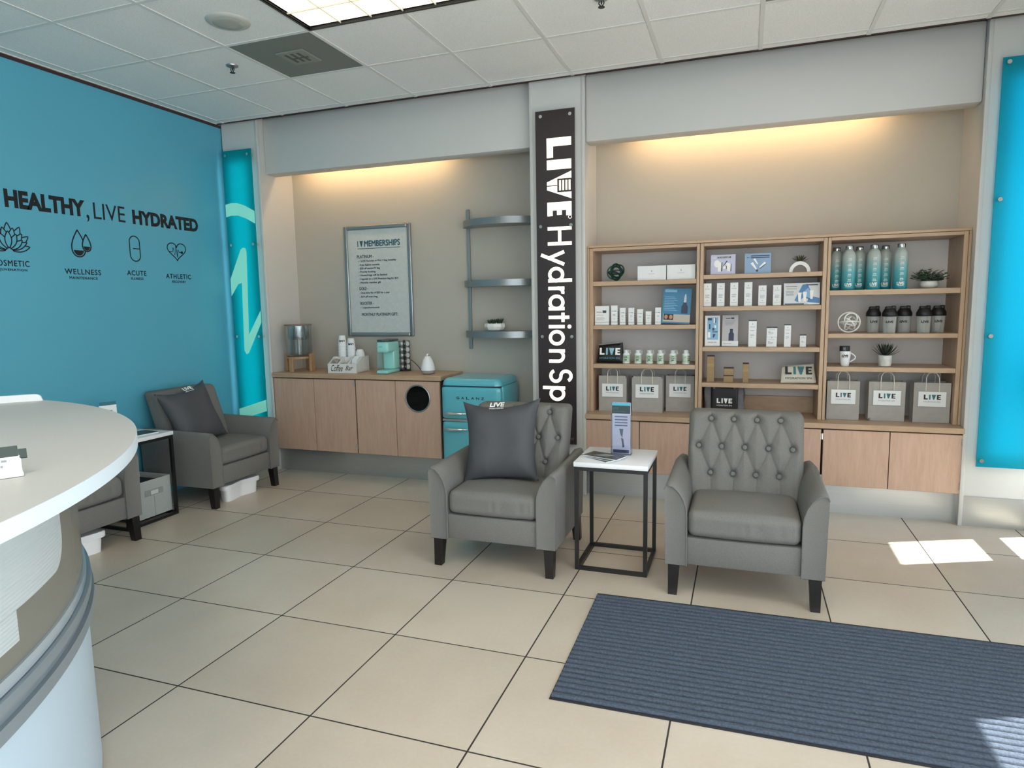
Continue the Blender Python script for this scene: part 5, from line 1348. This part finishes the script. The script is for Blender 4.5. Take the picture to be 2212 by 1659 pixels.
for xx, zz, hh in ((-.012, .022, .062), (.02, .022, .066), (.062, .038, .06)): b.prism([(xx - .008, zz), (xx + .006, zz), (xx + .012, zz + hh), (xx - .012, zz + hh)], .0008, .0013, M)
b.prism([(.02, .018), (.11, .010), (.11, .004), (.05, .002)], .0006, .001, M); b.obj('tube_picture', WHITE_INK, t, 0)
b = B(); bar(b, M, -.1, .125, .07, .003); bar(b, M, .03, .132, .07, .007)
for k in range(4): bar(b, M, -.1, .09 - .008 * k, .05, .002)
bar(b, M, -.105, .002, .12, .008); b.obj('printed_text', SLATE_INK, t, 0)
b = B(); bar(b, M, -.095, .108, .065, .004); b.obj('gold_line', GOLD_L, t, 0)
t, M = board('leaflet_card', 'white leaflet card with blue product grid on the third middle shelf', 'leaflet', -.213, 4.90, zC_, .104, .218, PAPER, 9, .002, math.radians(5))
b = B(); bar(b, M, -.034, .045, .074, .160); b.obj('blue_panel', SKY_BLUE, t, 0)
b = B(); bar(b, M, -.032, .185, .028, .015, .0006); b.prism([(.004, .06), (.010, .06), (.022, .085), (.004, .085)], .0005, .001, M); bar(b, M, -.022, .12, .008, .038, .0006); bar(b, M, .0, .11, .013, .02, .0006); bar(b, M, .0, .098, .036, .006, .0006); bar(b, M, .018, .165, .006, .036, .0006); put_text(b, 'IMAGE MD', M, -.03, .022, w=.06, h=.008); b.obj('product_picture', NAVY, t, 0)
b = B(); bar(b, M, -.03, .06, .016, .04, .0006); bar(b, M, .008, .165, .012, .035, .0006); bar(b, M, .014, .13, .012, .018, .0006); b.obj('tube_picture', WHITE_INK, t, 0)
t, M = board('leaflet_card', 'grey leaflet card with dark bottle picture on the third middle shelf', 'leaflet', -.096, 4.90, zC_, .108, .220, GREY_CARD, 9, .002, math.radians(-4))
b = B(); bar(b, M, -.05, .0, .108, .036); b.obj('white_strip', PAPER, t, 0)
b = B(); b.prism([(-.008, .038), (.028, .038), (.028, .088), (.02, .098), (.02, .122), (.0, .122), (.0, .098), (-.008, .088)], .0004, .0009, M); bar(b, M, .006, .193, .02, .01); bar(b, M, -.03, .196, .032, .004); b.obj('bottle_picture', NAVY, t, 0)
b = B()
for k, w_ in enumerate((.07, .066, .06, .05)): bar(b, M, -.035, .178 - .009 * k, w_, .003)
put_text(b, 'Rejuvenate', M, -.045, .012, w=.06, h=.012, shear=.3, base=.0006); b.obj('printed_text', GREY_INK, t, 0)
carton('tall_carton', 'tallest white carton with dark top on the third middle shelf', 'box', .055, 4.86, zC_, .052, .05, .183, lines=LN2, cap=SLATE_INK)
carton('square_carton', 'lower white cream carton of the stacked pair', 'box', .180, 4.86, zC_, .067, .055, .067, lines=[(.15, .5, .2, .05), (.15, .4, .5, .04), (.15, .3, .45, .03)])
carton('square_carton', 'upper white cream carton with dark top of the stacked pair', 'box', .181, 4.86, zC_ + .0675, .067, .055, .067, lines=[(.15, .5, .2, .05), (.15, .4, .5, .04), (.15, .3, .45, .03)], cap=SLATE_INK)
carton('tall_carton', 'slender white carton with dark top beside the stacked cream cartons', 'box', .281, 4.86, zC_, .042, .045, .153, lines=LN2, cap=SLATE_INK)
carton('small_carton', 'smallest white carton with dark top at the end of the third middle shelf', 'box', .379, 4.86, zC_, .039, .04, .083, lines=[(.2, .45, .3, .03), (.2, .38, .5, .03)], cap=SLATE_INK)
def gold(label, x, z, wd, h, y=4.865, n=1):
    t = carton('gold_carton', label, 'box', x, y, z, wd, .05, h, m=GOLD, group='gold skincare cartons', lines=[(.42, .35, .16, .05), (.42, .2, .16, .04)], brand='', cap=MAROON, inkm=GOLD_L)
    b = B(); b.box(-wd / 2 - .0004, wd / 2 + .0004, -.0005, .0504, h * .66, h * .69); b.box(-wd / 2 - .0004, wd / 2 + .0004, -.0005, .0504, h * .60, h * .63); b.obj('gold_band', GOLD_L, t, 0)
gold('tallest gold carton at the end of the fourth middle shelf', -.220, zD, .050, .188)
gold('lower gold carton of the stacked gold pair', -.098, zD, .066, .050)
gold('upper gold carton of the stacked gold pair', -.097, zD + .0515, .066, .052)
gold('narrow gold carton between the stacked gold pair and the cream pouch', .017, zD, .040, .137, 4.86)
t = thing('tote_bag', 'black and grey tote bag with white lettering on the bottom middle shelf', 'bag', (-.124, 4.90, zd))
b = B(); b.grid_box(.272, .12, .200, .012, 12, 6, 10, lambda v: v + Vector((noise.noise(v * 14) * .01, noise.noise(v * 12) * .006, 0)), Matrix.Translation((0, .06, .1010))); b.obj('grey_side', GREY_MESH, t, 60)
b = B(); b.grid_box(.186, .012, .200, .005, 10, 3, 10, lambda v: v + Vector((0, noise.noise(v * 16) * .003, 0)), Matrix.Translation((.002, -.006, .1032))); fp = b.obj('black_front', BLACK, t, 60)
logo(fp, frame((.002, -.0165, .085), FRONT), .105, WHITE_INK, WHITE_INK, True, WHITE_INK)
for sx in (-1, 1):
    b = B(); b.rbox(sx * .07 - .008, sx * .07 + .008, -.016, -.013, .188, .2055, .001, 1); b.obj('strap_tab', GREY_MESH, t)
# -- unit with water bottles
wb = bpy.data.materials.new('teal_to_clear_frosted_plastic'); wb.use_nodes = True
nt = wb.node_tree; pb = nt.nodes['Principled BSDF']; out = nt.nodes['Material Output']
tc = nt.nodes.new('ShaderNodeTexCoord'); sp = nt.nodes.new('ShaderNodeSeparateXYZ'); nt.links.new(tc.outputs['Object'], sp.inputs[0])
mr = nt.nodes.new('ShaderNodeMapRange'); mr.inputs['From Max'].default_value = .235; nt.links.new(sp.outputs['Z'], mr.inputs['Value'])
cr = nt.nodes.new('ShaderNodeValToRGB'); el = cr.color_ramp.elements; el[0].color = lin('#2d9aa6'); el[1].color = lin('#c3ccc6'); el[0].position = .1; el[1].position = .88
e2 = el.new(.5); e2.color = lin('#6ebcc4')
nt.links.new(mr.outputs[0], cr.inputs[0]); nt.links.new(cr.outputs[0], pb.inputs['Base Color']); pb.inputs['Roughness'].default_value = .3
tr = nt.nodes.new('ShaderNodeBsdfTranslucent'); nt.links.new(cr.outputs[0], tr.inputs[0]); mx = nt.nodes.new('ShaderNodeMixShader'); mx.inputs[0].default_value = .3
nt.links.new(pb.outputs[0], mx.inputs[1]); nt.links.new(tr.outputs[0], mx.inputs[2]); nt.links.new(mx.outputs[0], out.inputs[0])
def water_bottle():
    t = thing('water_bottle', 'x', 'bottle', (0, 0, 0), 0, 'teal frosted water bottles')
    b = B(); b.lathe([(.036, 0), (.0405, .004), (.041, .02), (.041, .206), (.0395, .226), (.034, .243), (.026, .254), (.021, .258), (.021, .262), (.0001, .262)], 32); b.obj('bottle_body', wb, t, 50)
    b = B(); b.lathe([(.0225, .2625), (.0232, .264), (.0232, .284), (.0215, .287), (.0001, .2873)], 28); b.obj('bottle_cap', mat('cap_steel', '#b9bcbd', .18, .95), t, 40)
    b = B()
    def wrap(body, x, z, w_, h_):
        tmp = B(); put_text(tmp, body, Matrix.Identity(4), x, z, w=w_, h=h_, bold=.03); tmp.bm.verts.ensure_lookup_table(); tmp.bm.verts.index_update()
        vs = [((.0414 + v.co.z) * math.cos(v.co.x / .041 - PI / 2 - .12), (.0414 + v.co.z) * math.sin(v.co.x / .041 - PI / 2 - .12), v.co.y) for v in tmp.bm.verts]
        b.raw(vs, [[v.index for v in f.verts] for f in tmp.bm.faces]); tmp.bm.free()
    wrap('LIVE', -.02, .026, .042, .018); wrap('HYDRATION SPA', -.017, .018, .036, .005)
    for k, s_ in enumerate(('9AM', '11AM', '1PM', '3PM', '5PM')): wrap(s_, -.003, .198 - .034 * k, .018, .006); wrap('KEEP GOING', -.006, .190 - .034 * k, .024, .004)
    b.obj('bottle_print', WHITE_INK, t, 0)
    return t
w0 = water_bottle()
for k, (x, y, lab) in enumerate(((.640, 4.866, 'front row, first from the shelf end'), (.786, 4.866, 'middle of the front row'), (.940, 4.866, 'front row, nearest the small green plant'), (.578, 4.972, 'back row, against the shelf end'), (.716, 4.972, 'back row, between two front bottles'), (.869, 4.972, 'back row, nearest the small green plant'))):
    lab = 'teal frosted water bottle, ' + lab
    if k == 0: w0.location = (x, y + .0, z1_); w0['label'] = lab
    else: dup(w0, (x, y, z1_), lab)
t = thing('potted_plant', 'bushy small-leaved plant in a white oval pot beside the water bottles', 'potted plant', (1.118, 4.93, z1_))
b = B(); b.lathe([(.030, 0), (.046, .008), (.053, .025), (.048, .046), (.042, .048), (.040, .040), (.0001, .040)], 30); b.obj('pot', mat('white_marbled_pot', '#dcdcd8', .35, noise_amt=.08, noise_scale=30), t, 50)
b = B(); st = B(); rnd = random.Random(5)
for k in range(64):
    a = rnd.uniform(0, 2 * PI); el_ = rnd.uniform(.15, 1.4); L_ = rnd.uniform(.05, .105)
    d = Vector((math.cos(a) * 1.25, math.sin(a) * .8, el_)).normalized(); base = Vector((d.x * .015, d.y * .015, .042)); tip = base + d * L_ * Vector((1, 1, .75)).length / 1.6
    st.tube([base, (base + tip) / 2 + Vector((0, 0, .006)), tip], .0010, 5)
    for q in range(5):
        p = base.lerp(tip, .35 + .16 * q); aa = rnd.uniform(0, 2 * PI)
        leaf_blade(b, p, (math.cos(aa), math.sin(aa), rnd.uniform(-.1, .6)), .020, .0105, .1, 5, .10, True)
b.obj('foliage', LEAF2, t, 60); st.obj('stem', LEAF, t, 60)
ring_ball('ring_sculpture', 'white intertwined ring sculpture ball beside the shaker bottles', 'ornament', .660, 4.90, z2_, .071, .0052, POT, [(1.0, (0, 0, 0), 0, 0), (.62, (.10, -.35, .33), 12, 10), (.55, (.22, .1, .12), -28, 22), (.78, (-.05, .1, -.12), 40, -60), (.74, (.0, .15, -.1), 20, 62), (.85, (0, .1, 0), 82, 10)])
def shaker():
    t = thing('shaker_bottle', 'x', 'bottle', (0, 0, 0), 0, 'clear shaker bottles with black lids')
    b = B(); b.lathe([(.034, 0), (.036, .003), (.041, .118), (.0395, .118), (.0345, .006), (.0001, .005)], 30); b.obj('clear_cup', FROST, t, 50)
    b = B(); b.lathe([(.0435, .108), (.0452, .110), (.0452, .128), (.043, .135), (.034, .152), (.030, .158), (.0001, .160)], 30)
    b.rbox(.008, .034, -.012, .012, .148, .177, .006, 2); b.rbox(-.028, .016, -.016, .016, .152, .173, .006, 2); b.obj('black_lid', BLACK, t, 50)
    b = B()
    tmp = B(); put_text(tmp, 'LIVE', Matrix.Identity(4), -.019, .066, w=.044, h=.015, bold=.04); tmp.bm.verts.ensure_lookup_table(); tmp.bm.verts.index_update()
    b.raw([((.0402 + v.co.z) * math.cos(v.co.x / .040 - PI / 2 - .2), (.0402 + v.co.z) * math.sin(v.co.x / .040 - PI / 2 - .2), v.co.y) for v in tmp.bm.verts], [[v.index for v in f.verts] for f in tmp.bm.faces]); tmp.bm.free(); b.obj('cup_print', INK, t, 0)
    return t
k0 = shaker()
for k, (x, y, rz, lab) in enumerate(((.893, 4.872, .0, 'in front, second from the ring sculpture'), (.812, 4.95, .1, 'set back, nearest the ring sculpture'), (.992, 4.95, -.15, 'set back, middle of the five'), (1.088, 4.872, .1, 'in front, fourth from the ring sculpture'), (1.186, 4.955, 0, 'set back, last beside the shelf end'))):
    lab = 'clear shaker bottle with black lid, ' + lab
    if k == 0: k0.location = (x, y, z2_); k0['label'] = lab; k0.rotation_euler = (0, 0, rz)
    else: dup(k0, (x, y, z2_), lab, rot=(0, 0, rz))
t = thing('coffee_mug', 'white mug with black lettering on the shelf with the spiky plant', 'mug', (.645, 4.895, z3_))
b = B(); b.lathe([(.022, 0), (.0245, .003), (.029, .03), (.034, .080), (.035, .1), (.0325, .1), (.027, .032), (.0001, .006)], 32); b.obj('mug_body', WHITE_P, t, 50)
b = B(); b.tube([(.032 + .030 * math.sin(PI * k / 12), 0, .028 + .060 * k / 12) for k in range(13)], .0042, 8); b.obj('mug_handle', WHITE_P, t, 60)
b = B()
tmp = B(); put_text(tmp, 'LIVE', Matrix.Identity(4), -.02, .064, w=.040, h=.014, bold=.05); put_text(tmp, 'HYDRATION SPA', Matrix.Identity(4), -.018, .057, w=.036, h=.004); tmp.bm.verts.ensure_lookup_table(); tmp.bm.verts.index_update()
b.raw([((.0350 + v.co.z) * math.cos(v.co.x / .035 - PI / 2 - .15), (.0350 + v.co.z) * math.sin(v.co.x / .035 - PI / 2 - .15), v.co.y) for v in tmp.bm.verts], [[v.index for v in f.verts] for f in tmp.bm.faces]); tmp.bm.free(); b.obj('mug_print', INK, t, 0)
t = thing('tin', 'dark round tin sitting on top of the white mug', 'tin', (.640, 4.895, z3_ + .1005))
b = B(); b.lathe([(.031, 0), (.0315, .002), (.0315, .031), (.030, .033), (.0001, .033)], 30); b.obj('tin_body', mat('dark_tin', '#26262b', .3), t, 40)
M = frame((0, -.0318, 0), FRONT); b = B(); put_text(b, 'IV', M, -.012, .008, w=.014, h=.018); b.obj('tin_print', GREY_INK, t, 0)
t = thing('potted_plant', 'spiky dark green plant in a marbled white square pot', 'potted plant', (.885, 4.905, z3_))
b = B(); b.lathe([(.030, 0), (.036, .004), (.037, .014), (.039, .016), (.041, .073), (.036, .074), (.035, .065), (.0001, .063)], 32); b.obj('pot', mat('marbled_pot', '#dfe0de', .35, noise_amt=.25, noise_scale=18), t, 50)
b = B()
for k in range(34):
    a = 2 * PI * k * .382; f_ = k / 34
    leaf_blade(b, (.008 * math.cos(a), .008 * math.sin(a), .066), (math.cos(a), math.sin(a), .25 + 2.6 * f_ ** 1.3), .100 - .02 * abs(f_ - .4), .0068, .22 * (1 - f_), 6, .35)
b.obj('spiky_leaves', mat('near_black_leaf', '#222c22', .5, noise_amt=.25, noise_scale=60), t, 60)
